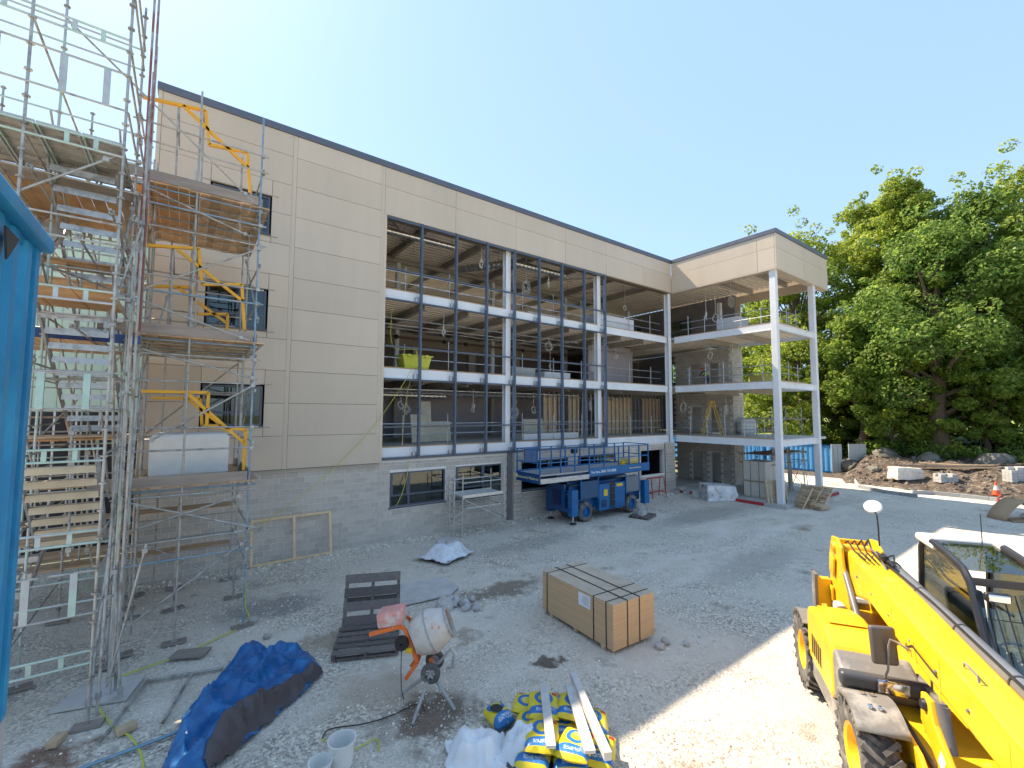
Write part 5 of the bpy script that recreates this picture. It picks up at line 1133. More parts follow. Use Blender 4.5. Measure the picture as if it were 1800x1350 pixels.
# ---- two workers ---------------------------------------------------------------------------------------------
def worker(name,label,loc,rz,joints,edges,radii,vest,trous,skin,helm,bend):
    t=thing(name,label,'person',loc,rz)
    me=bpy.data.meshes.new('body'); me.from_pydata(joints,edges,[]); me.materials.append(trous)
    o=link('body',me,t); sk=o.modifiers.new('skin','SKIN'); sub=o.modifiers.new('sub','SUBSURF'); sub.levels=1; sub.render_levels=2
    for k,r_ in enumerate(radii): me.skin_vertices[0].data[k].radius=(r_,r_)
    me.skin_vertices[0].data[0].use_root=True
    return t
def person(label,loc,rz,pose,shirt,vest,trous,helm):
    J={'pel':(0,0,.92),'wai':(0,0,1.08),'che':(0,0,1.32),'nec':(0,0,1.48),'hea':(0,0,1.60),'top':(0,0,1.70)}
    for s,n in ((-1,'R'),(1,'L')):
        J.update({'sh'+n:(s*.19,0,1.42),'el'+n:(s*.26,.02,1.14),'wr'+n:(s*.24,.18,.98),'ha'+n:(s*.23,.26,.95),'hi'+n:(s*.10,0,.88),'kn'+n:(s*.11,.03,.48),'an'+n:(s*.11,0,.09),'to'+n:(s*.12,.17,.04)})
    J.update(pose); names=list(J)
    E_=[('pel','wai'),('wai','che'),('che','nec'),('nec','hea'),('hea','top')]
    for n in 'RL': E_+= [('che','sh'+n),('sh'+n,'el'+n),('el'+n,'wr'+n),('wr'+n,'ha'+n),('pel','hi'+n),('hi'+n,'kn'+n),('kn'+n,'an'+n),('an'+n,'to'+n)]
    rad={'pel':.14,'wai':.13,'che':.15,'nec':.06,'hea':.095,'top':.08}
    def rd(n): return rad.get(n) or {'sh':.075,'el':.05,'wr':.035,'ha':.04,'hi':.10,'kn':.065,'an':.045,'to':.045}[n[:2]]
    t=thing('person',label,'person',loc,rz)
    me=bpy.data.meshes.new('body'); me.from_pydata([J[n] for n in names],[(names.index(a),names.index(b)) for a,b in E_],[])
    o=link('body',me,t); sk=o.modifiers.new('skin','SKIN'); sub=o.modifiers.new('sub','SUBSURF'); sub.levels=1; sub.render_levels=2
    if not me.skin_vertices:
        bm=bmesh.new(); bm.from_mesh(me); bm.verts.layers.skin.verify(); bm.to_mesh(me); bm.free()
    for k,n in enumerate(names): me.skin_vertices[0].data[k].radius=(rd(n),rd(n)); me.skin_vertices[0].data[k].use_root=(n=='pel')
    # clothing colours by height along the figure: one body mesh, painted by material zones
    m=bpy.data.materials.new('figure'); m.use_nodes=True; N=m.node_tree.nodes; L=m.node_tree.links; tc=N.new('ShaderNodeTexCoord'); sp=N.new('ShaderNodeSeparateXYZ'); L.new(tc.outputs['Object'],sp.inputs[0])
    rp=N.new('ShaderNodeValToRGB'); rp.color_ramp.interpolation='CONSTANT'; q=N.new('ShaderNodeMath'); q.operation='DIVIDE'; q.inputs[1].default_value=2; L.new(sp.outputs[2],q.inputs[0]); L.new(q.outputs[0],rp.inputs[0]); L.new(rp.outputs[0],N['Principled BSDF'].inputs[0])
    e=rp.color_ramp.elements; hz=J['nec'][2]; wz=J['pel'][2]
    e[0].position=0; e[0].color=(.03,.03,.03,1); e[1].position=.05; e[1].color=(*trous,1)
    for p_,c_ in ((wz/2+.01,shirt),(hz/2+.005,(.45,.24,.16))): x=e.new(p_); x.color=(*c_,1)
    me.materials.append(m)
    ch=Vector(J['che']); pe=Vector(J['wai']); ne=Vector(J['nec'])
    VM=bpy.data.materials.get('hi vis vest') or mat('hi vis vest',(.55,.75,.06),.6)
    child(MB().path([pe.lerp(ch,-.1),pe.lerp(ch,.4),ch,ch.lerp(ne,.55)],.2,12,rs=[.165,.175,.195,.12]),'vest',VM,t)
    hd=Vector(J['hea']); HM=mat('helmet',helm,.4)
    child(MB().lathe([(.13,.0),(.155,.0),(.125,.02),(.122,.07),(.09,.125),(.0,.15)],hd+Vector((0,0,.06)),(0,.1,1),16),'helmet',HM,t)
    child(MB().rbox(hd+Vector((0,.095,-.01)),(.03,.04,.045),(0,0,0),.01),'nose',bpy.data.materials.get('skin') or mat('skin',(.45,.24,.16),.6),t)
    for n in 'RL':
        w=Vector(J['ha'+n]); sg=1 if n=='L' else -1; hm=MB()
        for k in range(4): hm.path([w+Vector(((k-1.5)*.02,0,0)),w+Vector(((k-1.5)*.022,.05,-.01)),w+Vector(((k-1.5)*.022,.085-.008*abs(k-1.5),-.04))],.009,5)
        hm.path([w+Vector((-sg*.035,-.01,0)),w+Vector((-sg*.06,.03,-.01)),w+Vector((-sg*.05,.06,-.03))],.010,5); child(hm,'fingers',bpy.data.materials['skin'],t)
    return t
person('worker in lime vest and white helmet standing on the first floor beside strand board wall',(22.6,20.9,L1),R(160),{'elR':(-.25,.1,1.18),'wrR':(-.12,.28,1.1),'haR':(-.05,.33,1.12)},(.03,.03,.035),None,(.12,.10,.085),(.8,.8,.78))
person('worker in lime vest and red helmet bending over on the second floor of the wing',(33.6,19.2,L2),R(75),{'che':(0,.26,1.22),'nec':(0,.38,1.34),'hea':(0,.47,1.40),'top':(0,.53,1.47),'wai':(0,.1,1.06),'shL':(.19,.30,1.30),'shR':(-.19,.30,1.30),'elL':(.24,.42,1.05),'elR':(-.24,.42,1.05),'wrL':(.18,.58,.95),'wrR':(-.18,.58,.95),'haL':(.16,.65,.92),'haR':(-.16,.65,.92)},(.05,.06,.10),None,(.03,.04,.09),(.6,.05,.03))
# ================================================================== TELEHANDLER
TY=mat('telehandler yellow',(.80,.47,.014),.42,0,.07,3,.03,25,.08,.5,coat=.15,col2=(.48,.33,.13),c2lo=.60,c2hi=.74,c2scale=4.5)
TG=mat('grey plastic cowl',(.19,.18,.165),.5,0,.12,3,.05,30,col2=(.34,.32,.29),c2scale=2)
TBK=mat('black painted frame',(.025,.026,.03),.35,0,.1,4)
CYL=mat('grey hydraulic cylinder',(.17,.18,.20),.4,.2,.1,4)
CHR=mat('chrome rod',(.7,.7,.7),.12,1,.02)
TWH=mat('white cab roof',(.66,.64,.60),.4,0,.03)
DGL=glass('cab glass',(.88,.94,.90),.01,.3); LGL=glass('lamp glass',(.9,.92,.95),.03,2.0)
tel=thing('telehandler','yellow telehandler with lowered boom and white roofed glass cab in the sunlight','telehandler',(10.13,2.39,0),R(212))
def tc_(mb,n,m,p=None,**k): return child(mb,n,m,p or tel,**k)
tyre_prof=[(.36,-.19),(.42,-.215),(.60,-.225),(.655,-.17),(.665,0),(.655,.17),(.60,.225),(.42,.215),(.36,.19)]
tyre_me=MB().lathe(tyre_prof,(0,0,0),(0,1,0),32).mesh('tyre'); tyre_me.materials.append(RUB)
lug=MB()
for k in range(22):
    for s in (-1,1):
        a=(k+(.5 if s>0 else 0))*2*math.pi/22
        p=Vector((.675*math.cos(a),s*.115,.675*math.sin(a)))
        m3=(Matrix.Rotation(-a,3,'Y')@Matrix.Rotation(s*R(38),3,'X')); e=m3.to_euler()
        lug.obox(p,(.075,.27,.06),tuple(e))
        lug.obox((.635*math.cos(a+.05),s*.215,.635*math.sin(a+.05)),(.10,.035,.06),tuple((Matrix.Rotation(-a,3,'Y')).to_euler()))
lug_me=lug.mesh('lugs'); lug_me.materials.append(RUB)
for x in (-1.55,1.55):
    for y in (-.975,.975):
        s=1 if y>0 else -1
        w=link('wheel',tyre_me,tel,(x,y,.7)); g=link('tread_lugs',lug_me,w); stuff(g)
        rm=tc_(MB().lathe([(.02,.08*s),(.10,.1*s),(.12,.06*s),(.22,.02*s),(.30,.05*s),(.33,.17*s),(.375,.2*s),(.38,.17*s),(.36,.0)],(0,0,0),(0,1,0),28),'rim',TY,w)
        nb=MB()
        for k in range(8): nb.lathe([(.022,.03*s),(.022,.075*s)],(.17*math.cos(k*.785),0,.17*math.sin(k*.785)),(0,1,0),6,True)
        stuff(tc_(nb,'wheel_nuts',CYL,w))
for x in (-1.55,1.55): tc_(MB().tube((x,-.8,.7),(x,.8,.7),.13,12).obox((x,0,.7),(.45,.5,.4)),'axle',TY)
tc_(MB().prism([(-2.5,-.42,.62),(-2.5,-.42,1.35),(-1.2,-.42,1.3),(1.6,-.42,1.12),(2.45,-.42,1.0),(2.45,-.42,.55)],(0,.84,0)),'chassis',TY,bevel=.02)
tc_(MB().box((-2.75,-.55,.7),(-2.5,.9,1.5)),'counterweight',TG,bevel=.04)
tc_(MB().box((-2.62,-.72,1.25),(-2.35,-.66,2.05)),'rear_plate',TG); tc_(MB().box((-2.6,-.655,1.25),(-2.4,-.4,1.95)),'rear_light_box',TY)
# engine cover
b=tc_(MB().prism([(-1.05,-1.16,.85),(-1.08,-1.16,1.72),(-.95,-1.16,1.84),(-.5,-1.16,1.9),(.1,-1.16,1.87),(.5,-1.16,1.76),(.62,-1.16,1.62),(.66,-1.16,1.0),(.5,-1.16,.85)],(0,.82,0)),'engine_cover',TY,bevel=.07)
tc_(MB().prism([(-.9,-1.02,1.865),(-.5,-1.02,1.915),(-.05,-1.02,1.90),(-.05,-.45,1.90),(-.5,-.45,1.915),(-.9,-.45,1.865)],(0,0,.012)),'hood_panel',TY,b,bevel=.006)
tc_(MB().prism([(-1.0,-1.13,.52),(-1.0,-1.13,.86),(.55,-1.13,.86),(.95,-1.13,.62),(.9,-1.13,.5)],(0,.7,0)),'side_skirt',TG,bevel=.03)
tc_(MB().prism([(.56,-1.14,1.74),(.75,-1.14,1.68),(.98,-1.14,1.56),(1.0,-1.14,1.3),(.68,-1.14,.9),(.60,-1.14,1.0)],(0,1.06,0)),'front_cowl',TG,bevel=.06)
tc_(MB().rbox((1.02,-.58,1.49),(.2,1.18,.24),(0,0,0),.07,3),'lamp_bar',mat('charcoal bumper',(.06,.062,.066),.35,0,.08))
h=tc_(MB().rbox((1.13,-.5,1.50),(.06,.42,.19),(0,0,0),.03,2),'headlight',LGL); tc_(MB().rbox((1.11,-.49,1.50),(.05,.40,.19),(0,0,0),.03,2),'reflector',CHR,h); tc_(MB().rbox((1.135,-.63,1.50),(.05,.09,.12),(0,0,0),.02,2),'indicator',mat('amber lens',(.7,.25,.05),.2),h)
tc_(MB().lathe([(.0,.03),(.045,.03),(.05,0)],(1.12,-.12,1.48),(1,0,0),14),'lamp_bolt',TBK)
# mirrors
mr_=tc_(MB().rbox((1.0,-.56,2.08),(.10,.36,.56),(0,R(-8),R(10)),.05,3),'wing_mirror',mat('mirror housing',(.10,.088,.08),.45)); tc_(MB().rbox((.945,-.56,2.08),(.01,.30,.5),(0,R(-8),R(10)),.004,1),'mirror_glass',CHR,mr_)
tc_(MB().path([(1.12,-.03,.9),(1.13,-.03,1.9),(1.14,-.05,2.0),(1.12,-.42,2.2),(1.1,-.5,2.22),(1.09,-.52,2.12),(1.09,-.54,1.75),(1.05,-.57,1.62)],.016,8),'mirror_arm',TG)
m2=tc_(MB().lathe([(.0,.03),(.145,.02),(.165,0),(.165,-.015),(.0,-.015)],(-2.12,.36,3.70),(.55,-.25,.55),22),'round_mirror',TWH)
tc_(MB().path([(-1.86,.36,2.9),(-1.87,.36,3.3),(-1.92,.36,3.55),(-2.05,.36,3.62)],.016,6),'mirror_stalk',TBK)
# mudguards
def guard_(x,y0,y1,a0,a1,r=.80):
    n=12; vs=[];fs=[]
    for i in range(n):
        a=R(a0+(a1-a0)*i/(n-1))
        for y,rr in ((y0,r-.09),(y0,r),(y1,r),(y1,r-.03)): vs.append((x+rr*math.cos(a),y,.7+rr*math.sin(a)))
    for i in range(n-1):
        for k in range(3): fs.append((4*i+k,4*i+k+1,4*i+5+k,4*i+4+k))
    o=tc_(MB().add(vs,fs,True),'mudguard',TG,fix=False); md=o.modifiers.new('th','SOLIDIFY'); md.thickness=.02
    for k in range(2):
        for q in range(2):
            a=R(a0+(a1-a0)*(.35+.3*k)); tc_(MB().lathe([(.0,.03),(.035,.025),(.035,0)],(x+(r+.01)*math.cos(a),(y0+y1)/2-.06+.12*q,.7+(r+.01)*math.sin(a)),(math.cos(a),0,math.sin(a)),10),'bolt',CHR,o)
guard_(1.55,-1.22,-.62,50,125); guard_(-1.55,-1.22,-.62,60,140); guard_(1.55,.62,1.22,50,125); guard_(-1.55,.62,1.22,60,140)
# boom
bo_=tc_(MB().prism([(-2.45,-.25,2.42),(-2.3,-.25,2.72),(-1.5,-.25,2.80),(.2,-.25,2.66),(4.3,-.25,2.22),(4.3,-.25,1.72),(2.6,-.25,1.86),(-.6,-.25,2.18),(-1.5,-.25,1.95),(-2.2,-.25,2.1)],(0,.5,0)),'boom',TY,bevel=.05)
tc_(MB().prism([(-1.2,-.262,2.3),(-.2,-.262,2.42),(1.2,-.262,2.28),(1.3,-.262,2.0),(-.3,-.262,2.2)],(0,.012,0)),'boom_side_plate',TY,bo_,bevel=.01)
tc_(MB().prism([(4.3,-.19,2.16),(5.6,-.19,1.7),(5.6,-.19,1.3),(4.3,-.19,1.78)],(0,.38,0)),'inner_boom',TY,bo_)
tc_(MB().path([(.9,-.26,2.05),(1.2,-.27,2.22),(1.9,-.27,2.14)],.014,6),'grab_rail',TBK,bo_)
tc_(MB().path([(2.2,-.1,2.46),(2.22,-.1,2.52),(2.5,-.1,2.50),(2.52,-.1,2.43)],.014,6),'hose_hook',TG,bo_)
c=tc_(MB().tube((-1.15,.33,2.72),(4.3,.33,2.28),.105,16),'boom_cylinder',CYL); tc_(MB().tube((-1.85,.33,2.77),(-1.15,.33,2.72),.06,12),'cylinder_rod',CHR,c)
tc_(MB().lathe([(.12,-.05),(.12,.05)],(-1.1,.33,2.715),(.997,0,-.08),16,True),'cylinder_gland',TBK,c)
tc_(MB().path([(-1.5,.2,2.86),(-1.2,.1,2.95),(-.9,.15,2.82),(-.5,.2,2.78),(.6,.22,2.72),(4.2,.22,2.4)],.02,6),'hydraulic_hose',STRAP,c)
tc_(MB().path([(-1.6,.24,2.8),(-1.35,.05,2.98),(-1.05,.1,2.92),(-.8,.12,2.74),(-1.0,.2,2.66)],.018,6),'hydraulic_hose',CYL,c)
tc_(MB().path([(-1.3,.28,2.84),(-1.0,.3,2.98),(-.8,.25,2.85),(-1.0,.15,2.75),(-1.25,.2,2.8)],.016,6),'hydraulic_hose',STRAP,c)
for x in (0,1.2,2.4): tc_(MB().lathe([(.112,-.015),(.112,.015)],(x,.33,2.625-.08*x),(.997,0,-.08),14,True),'pipe_clip',TBK,c)
for y in (-.37,.33):
    pp=tc_(MB().prism([(-2.6,y,1.2),(-1.25,y,1.2),(-1.3,y,1.75),(-1.62,y,2.45),(-1.7,y,2.86),(-2.0,y,3.0),(-2.35,y,2.95),(-2.55,y,2.55)],(0,.06,0)),'pivot_plate',TY,bevel=.02)
    tc_(MB().lathe([(.0,.05),(.10,.05),(.12,0)],(-2.15,y if y<0 else y+.06,2.75),(0,-1 if y<0 else 1,0),16),'pivot_pin',TY,pp)
tc_(MB().tube((-2.15,-.42,2.75),(-2.15,.42,2.75),.085,14),'pivot_tube',TY); tc_(MB().box((-2.6,-.31,2.2),(-2.5,.33,2.85)),'pivot_cross_plate',TY)
tc_(MB().tube((-1.9,-.31,2.6),(-.7,-.33,1.5),.06,12).tube((-1.95,-.31,2.65),(-1.6,-.315,2.3),.035,10),'lift_cylinder',CYL)
tc_(MB().rbox((-1.45,-.5,1.62),(.3,.18,.35),(0,0,0),.05),'filter_housing',mat('pale filter',(.55,.5,.45),.5)); tc_(MB().prism([(-1.7,-.75,1.4),(-1.35,-.75,1.4),(-1.3,-.75,1.6),(-1.5,-.75,1.72),(-1.7,-.75,1.65)],(0,.04,0)),'lug_plate',TY)
# front linkage
for y in (-.62,.56):
    q=tc_(MB().prism([(1.3,y,.7),(2.3,y,.6),(2.55,y,1.0),(2.2,y,1.25),(1.75,y,1.32),(1.3,y,1.05)],(0,.06,0)),'front_lug',TY,bevel=.015); tc_(MB().lathe([(.0,.04),(.07,.04),(.07,0)],(2.05,y if y<0 else y+.06,.95),(0,-1 if y<0 else 1,0),12),'pin',TBK,q)
l2=tc_(MB().prism([(1.75,-.40,1.85),(1.98,-.40,1.85),(2.1,-.40,1.6),(3.0,-.40,.9),(2.7,-.40,.7),(1.7,-.40,1.45)],(0,.07,0)),'tilt_lever',TY,bevel=.02); tc_(MB().lathe([(.0,.045),(.06,.045),(.08,0)],(1.87,-.40,1.73),(0,-1,0),14),'pin',TBK,l2)
for k in range(3): tc_(MB().prism([(2.25+k*.22,-.404,1.38-k*.17),(2.36+k*.22,-.404,1.30-k*.17),(2.28+k*.22,-.404,1.12-k*.17),(2.16+k*.22,-.404,1.2-k*.17)],(0,.003,0)),'hazard_stripe',WHT,l2)
tc_(MB().tube((1.5,-.1,1.6),(1.8,-.1,.9),.085,14).tube((1.8,-.1,.9),(1.95,-.1,.55),.045,10),'tilt_cylinder',CYL); tc_(MB().tube((1.0,-.45,1.2),(3.3,-.42,.95),.035,8),'steel_pipe',mat('oily pipe',(.10,.07,.05),.35,.5))
for k in range(3): tc_(MB().path([(1.0,-.05-.04*k,1.15),(1.3,-.1-.05*k,1.25),(1.6,-.2-.04*k,1.0),(1.6,-.2,.7)],.02,6),'hydraulic_hose',STRAP)
tc_(MB().box((.7,-.1,.8),(1.6,-.02,1.6)),'bulkhead',TG)
# cab
tc_(MB().prism([(-.7,.48,.75),(-.7,.48,1.75),(1.3,.48,1.75),(1.55,.48,1.55),(1.6,.48,.75)],(0,1.05,0)),'cab_body',TG,bevel=.04)
for y in (.55,1.48):
    tc_(MB().path([(-.1,y,3.50),(.37,y,3.44),(.80,y,3.34),(.98,y,3.18),(1.08,y,2.92),(1.25,y,2.5),(1.45,y,2.05),(1.52,y,1.7)],.055,8),'front_pillar',TBK)
    tc_(MB().path([(-.58,y,1.75),(-.58,y,2.6),(-.52,y,3.3),(-.42,y,3.46)],.045,8),'rear_pillar',TBK)
    g=tc_(MB().prism([(-.56,y,1.78),(-.50,y,3.28),(-.38,y,3.44),(.37,y,3.40),(.78,y,3.30),(.94,y,3.14),(1.05,y,2.9),(1.22,y,2.48),(1.42,y,2.03),(1.48,y,1.78)],(0,.008,0)),'side_window',DGL)
    tc_(MB().tube((-.56,y,2.45),(.0,y,2.45),.018,6),'window_bar',TBK,g)
tc_(MB().prism([(1.1,.6,2.88),(1.1,1.43,2.88),(1.53,1.43,1.75),(1.53,.6,1.75)],(.008,0,.003)),'windscreen',DGL)
tc_(MB().prism([(-.3,.6,3.485),(-.3,1.43,3.485),(.85,1.43,3.33),(.85,.6,3.33)],(0,0,.01)),'roof_glass',DGL)
tc_(MB().rbox((-.46,1.02,3.48),(.32,1.06,.14),(0,R(2),0),.06,3),'roof_panel',TWH); tc_(MB().rbox((-.25,.55,3.46),(.6,.12,.12),(0,R(3),0),.05,3),'roof_edge',TWH); tc_(MB().rbox((.3,1.5,3.44),(1.3,.12,.12),(0,R(6),0),.05,3),'roof_edge',TWH)
tc_(MB().bar((.95,.58,3.2),(.95,1.45,3.2),.06,.1),'header_bar',TBK)
tc_(MB().tube((-.3,1.3,3.5),(-.3,1.3,4.0),.008,5),'antenna',TBK)
wl_=tc_(MB().rbox((1.12,.78,3.05),(.09,.30,.14),(0,0,0),.05,3),'work_lamp',TBK); tc_(MB().rbox((1.165,.78,3.05),(.02,.24,.10),(0,0,0),.008,2),'lamp_lens',CHR,wl_)
gd=tc_(MB().path([(1.16,.62,2.75),(1.66,.62,1.78),(1.66,1.42,1.78),(1.16,1.42,2.75)],.011,6,True),'screen_guard',TBK)
for k in range(6): y=.72+k*.13; tc_(MB().tube((1.1,y,3.1),(1.68,y,1.8),.011,6),'guard_bar',TBK,gd)
tc_(MB().rbox((.05,1.0,1.95),(.5,.5,.16),(0,0,0),.05),'seat_cushion',TBK); tc_(MB().rbox((-.22,1.0,2.35),(.14,.5,.75),(0,R(-10),0),.05),'seat_back',mat('blue grey seat',(.05,.06,.09),.7))
sw=tc_(MB().path([(1.0+.08*math.cos(a),.95+.2*math.sin(a),2.25+.19*math.cos(a)*.9) for a in [i*math.pi/9 for i in range(18)]],.016,6,True),'steering_wheel',CYL); tc_(MB().tube((1.0,.95,2.25),(1.3,.95,1.9),.03),'steering_column',TBK,sw)
tc_(MB().rbox((1.3,1.0,1.86),(.3,.85,.2),(0,R(10),0),.04),'dashboard',TBK); tc_(MB().box((1.22,.7,1.975),(1.5,1.05,1.985)),'paper_sheet',PAPER)
tc_(MB().rbox((.3,.68,2.0),(.8,.12,.25),(0,0,0),.04),'armrest_console',TBK)
tc_(MB().prism([(5.45,-.6,1.9),(5.6,-.6,1.9),(5.6,-.6,.4),(5.45,-.6,.4)],(0,1.2,0)),'fork_carriage',TBK)
for y in (-.45,.4): tc_(MB().box((5.6,y,.32),(6.5,y+.12,.38)),'fork',TBK)

# hoses, valve block, bolts and fittings round the boom pivot and front linkage
tc_(MB().rbox((-1.0,.14,2.92),(.22,.12,.10),(0,0,0),.02).tube((-1.1,.14,2.95),(-.7,.2,2.85),.022,8),'valve_block',TBK)
for k in range(4): tc_(MB().path([(-2.0+.05*k,-.2+.1*k,2.9),(-1.75,-.22+.12*k,3.0+.02*k),(-1.4,-.2+.1*k,2.88),(-1.0,-.15+.08*k,2.84)],.017,6),'hydraulic_hose',STRAP)
for k in range(7):
    x=-1.9+k*.75; tc_(MB().lathe([(.0,.018),(.022,.018),(.026,0)],(x,-.251,2.52-.1*k*.75*.9),(0,-1,0),6),'boom_bolt',CYL)
for x in (.4,1.9,3.3): tc_(MB().prism([(x,-.254,2.58-.1*x),(x+.05,-.254,2.575-.1*x),(x+.05,-.254,2.02-.1*x),(x,-.254,2.03-.1*x)],(0,.004,0)),'weld_strip',TY)
tc_(MB().path([(-.9,.26,2.72),(0,.265,2.62),(1.5,.265,2.47),(4.2,.265,2.2)],.012,6),'pipe_run',CHR)
tc_(MB().rbox((-2.2,-.41,2.35),(.3,.04,.42),(0,R(12),0),.01).rbox((-2.3,-.41,1.7),(.2,.04,.3),(0,0,0),.01),'reinforcing_plate',TY)
for z in (1.95,1.65): tc_(MB().box((-2.632,-.71,z),(-2.626,-.68,z+.12)),'reflector',RED)
for k in range(5): tc_(MB().box((-.7+k*.14,-1.166,1.05),(-.62+k*.14,-1.158,1.4)),'vent_slot',STRAP)
tc_(MB().tube((1.05,-1.1,1.2),(1.05,-1.1,.75),.03).tube((1.05,-1.1,.75),(1.25,-.7,.7),.03),'step_bracket',TBK)
# ================================================================== GROUND
def gravel_mat():
    m=bpy.data.materials.new('crushed stone ground'); m.use_nodes=True; nt=m.node_tree; N=nt.nodes; L=nt.links
    p=N['Principled BSDF']; p.inputs['Roughness'].default_value=.95; p.inputs['Specular IOR Level'].default_value=.2
    g=N.new('ShaderNodeNewGeometry'); P=g.outputs['Position']
    def ns(sc,d=6,r=.55):
        n=N.new('ShaderNodeTexNoise'); n.inputs['Scale'].default_value=sc; n.inputs['Detail'].default_value=d; n.inputs['Roughness'].default_value=r; L.new(P,n.inputs['Vector']); return n.outputs[0]
    def mr(s,a,b,lo,hi):
        q=N.new('ShaderNodeMapRange'); q.inputs[1].default_value=a; q.inputs[2].default_value=b; q.inputs[3].default_value=lo; q.inputs[4].default_value=hi; L.new(s,q.inputs[0]); return q.outputs[0]
    def mix(f,a,b):
        x=N.new('ShaderNodeMix'); x.data_type='RGBA'; L.new(f,x.inputs[0])
        for k,c in ((6,a),(7,b)):
            if isinstance(c,tuple): x.inputs[k].default_value=(*c,1)
            else: L.new(c,x.inputs[k])
        return x.outputs[2]
    v=N.new('ShaderNodeTexVoronoi'); v.inputs['Scale'].default_value=22; L.new(P,v.inputs['Vector'])
    v2=N.new('ShaderNodeTexVoronoi'); v2.inputs['Scale'].default_value=50; L.new(P,v2.inputs['Vector'])
    rgb=N.new('ShaderNodeSeparateColor'); L.new(v.outputs['Color'],rgb.inputs[0])
    stone=mix(mr(rgb.outputs[0],0,1,0,1),(.28,.255,.215),(.82,.745,.625))
    rgb2=N.new('ShaderNodeSeparateColor'); L.new(v2.outputs['Color'],rgb2.inputs[0])
    fine=mix(mr(rgb2.outputs[0],0,1,0,1),(.41,.375,.315),(.78,.71,.60))
    dust=mix(ns(3,8),(.54,.485,.405),(.76,.69,.585))
    c=mix(mr(ns(.55,6,.6),.45,.6,0,1),stone,fine)
    c=mix(mr(ns(.22,7,.6),.46,.6,0,1),c,dust)
    c=mix(mr(ns(.33,8,.65),.60,.70,0,.75),c,(.235,.165,.105))   # trodden-in earth
    c=mix(mr(ns(.9,6,.6),.62,.72,0,.55),c,(.14,.125,.11))   # damp patches
    # compacted wheel tracks
    sx=N.new('ShaderNodeSeparateXYZ'); L.new(P,sx.inputs[0])
    def mth(op,a,b=None):
        q=N.new('ShaderNodeMath'); q.operation=op
        for k,v_ in enumerate((a,b)):
            if v_ is None: continue
            if isinstance(v_,(int,float)): q.inputs[k].default_value=v_
            else: L.new(v_,q.inputs[k])
        return q.outputs[0]
    wob=mth('MULTIPLY',ns(.12,2),5.0)
    for y0,sl,col,am in ((7.6,.10,(.72,.67,.59),.55),(9.4,.10,(.70,.65,.575),.5),(11.2,-.05,(.74,.69,.61),.5),(13.0,-.05,(.72,.67,.59),.5),(3.2,.04,(.50,.45,.38),.35),(1.4,.04,(.50,.45,.38),.35)):
        dd=mth('ABSOLUTE',mth('SUBTRACT',mth('ADD',mth('SUBTRACT',sx.outputs[1],mth('MULTIPLY',sx.outputs[0],sl)),wob),y0+2.5))
        fe=mth('MULTIPLY',mr(dd,.12,.42,am,0),mr(ns(1.1,5),.35,.6,.25,1)); c=mix(fe,c,col)
    # trodden earth and spill marks with a shape of their own
    dn=N.new('ShaderNodeTexNoise'); dn.inputs['Scale'].default_value=2.6; dn.inputs['Detail'].default_value=6; L.new(P,dn.inputs['Vector'])
    sc_=N.new('ShaderNodeVectorMath'); sc_.operation='SCALE'; sc_.inputs['Scale'].default_value=1.5; L.new(dn.outputs['Color'],sc_.inputs[0])
    pd=N.new('ShaderNodeVectorMath'); pd.operation='ADD'; L.new(P,pd.inputs[0]); L.new(sc_.outputs[0],pd.inputs[1])
    for (x,y,rx,ry,col,am) in ((4.0,7.9,1.0,.75,(.15,.10,.065),.85),(6.95,7.95,.34,.26,(.12,.085,.06),.9),(8.5,12.0,1.7,.6,(.20,.15,.105),.8),(3.0,12.0,.8,.6,(.34,.27,.18),.7),(6.0,10.0,.5,.4,(.25,.19,.13),.6),(3.3,9.3,1.1,.8,(.42,.34,.25),.6),(2.2,15.0,1.6,.9,(.22,.21,.20),.7),(12.5,15.5,3.2,.8,(.30,.275,.24),.5),(24,14,5,1.2,(.27,.25,.22),.55),(18,8.5,3.5,1.0,(.32,.30,.27),.5),(-1.6,10.6,.6,.5,(.16,.07,.035),.8)):
        sb=N.new('ShaderNodeVectorMath'); sb.operation='SUBTRACT'; L.new(pd.outputs[0],sb.inputs[0]); sb.inputs[1].default_value=(x+.75,y+.75,.75)
        ml=N.new('ShaderNodeVectorMath'); ml.operation='MULTIPLY'; L.new(sb.outputs[0],ml.inputs[0]); ml.inputs[1].default_value=(1/rx,1/ry,0)
        ln=N.new('ShaderNodeVectorMath'); ln.operation='LENGTH'; L.new(ml.outputs[0],ln.inputs[0])
        c=mix(mr(ln.outputs['Value'],.55,1.15,am,0),c,col)
    L.new(c,p.inputs['Base Color'])
    ad=N.new('ShaderNodeMath'); ad.operation='ADD'; L.new(mr(v.outputs['Distance'],0,.6,1,0),ad.inputs[0]); L.new(mr(ns(60,4),.2,.8,0,.6),ad.inputs[1])
    b=N.new('ShaderNodeBump'); b.inputs['Strength'].default_value=.7; b.inputs['Distance'].default_value=.02; L.new(ad.outputs[0],b.inputs['Height']); L.new(b.outputs[0],p.inputs['Normal'])
    return m
GM=gravel_mat()
def gz(x,y):
    n=noise.noise(Vector((x*.35,y*.35,0)))*.035+noise.noise(Vector((x*1.3,y*1.3,3)))*.012
    return n-.02
def sheet(name,x0,x1,y0,y1,step,zf,m):
    nx=int((x1-x0)/step)+1; ny=int((y1-y0)/step)+1
    vs=[(x0+(x1-x0)*i/(nx-1),y0+(y1-y0)*j/(ny-1),0) for j in range(ny) for i in range(nx)]
    vs=[(x,y,zf(x,y)) for x,y,_ in vs]
    fs=[(j*nx+i,j*nx+i+1,(j+1)*nx+i+1,(j+1)*nx+i) for j in range(ny-1) for i in range(nx-1)]
    mb=MB(); mb.add(vs,fs,True); return mb.build(name,m,fix=False)
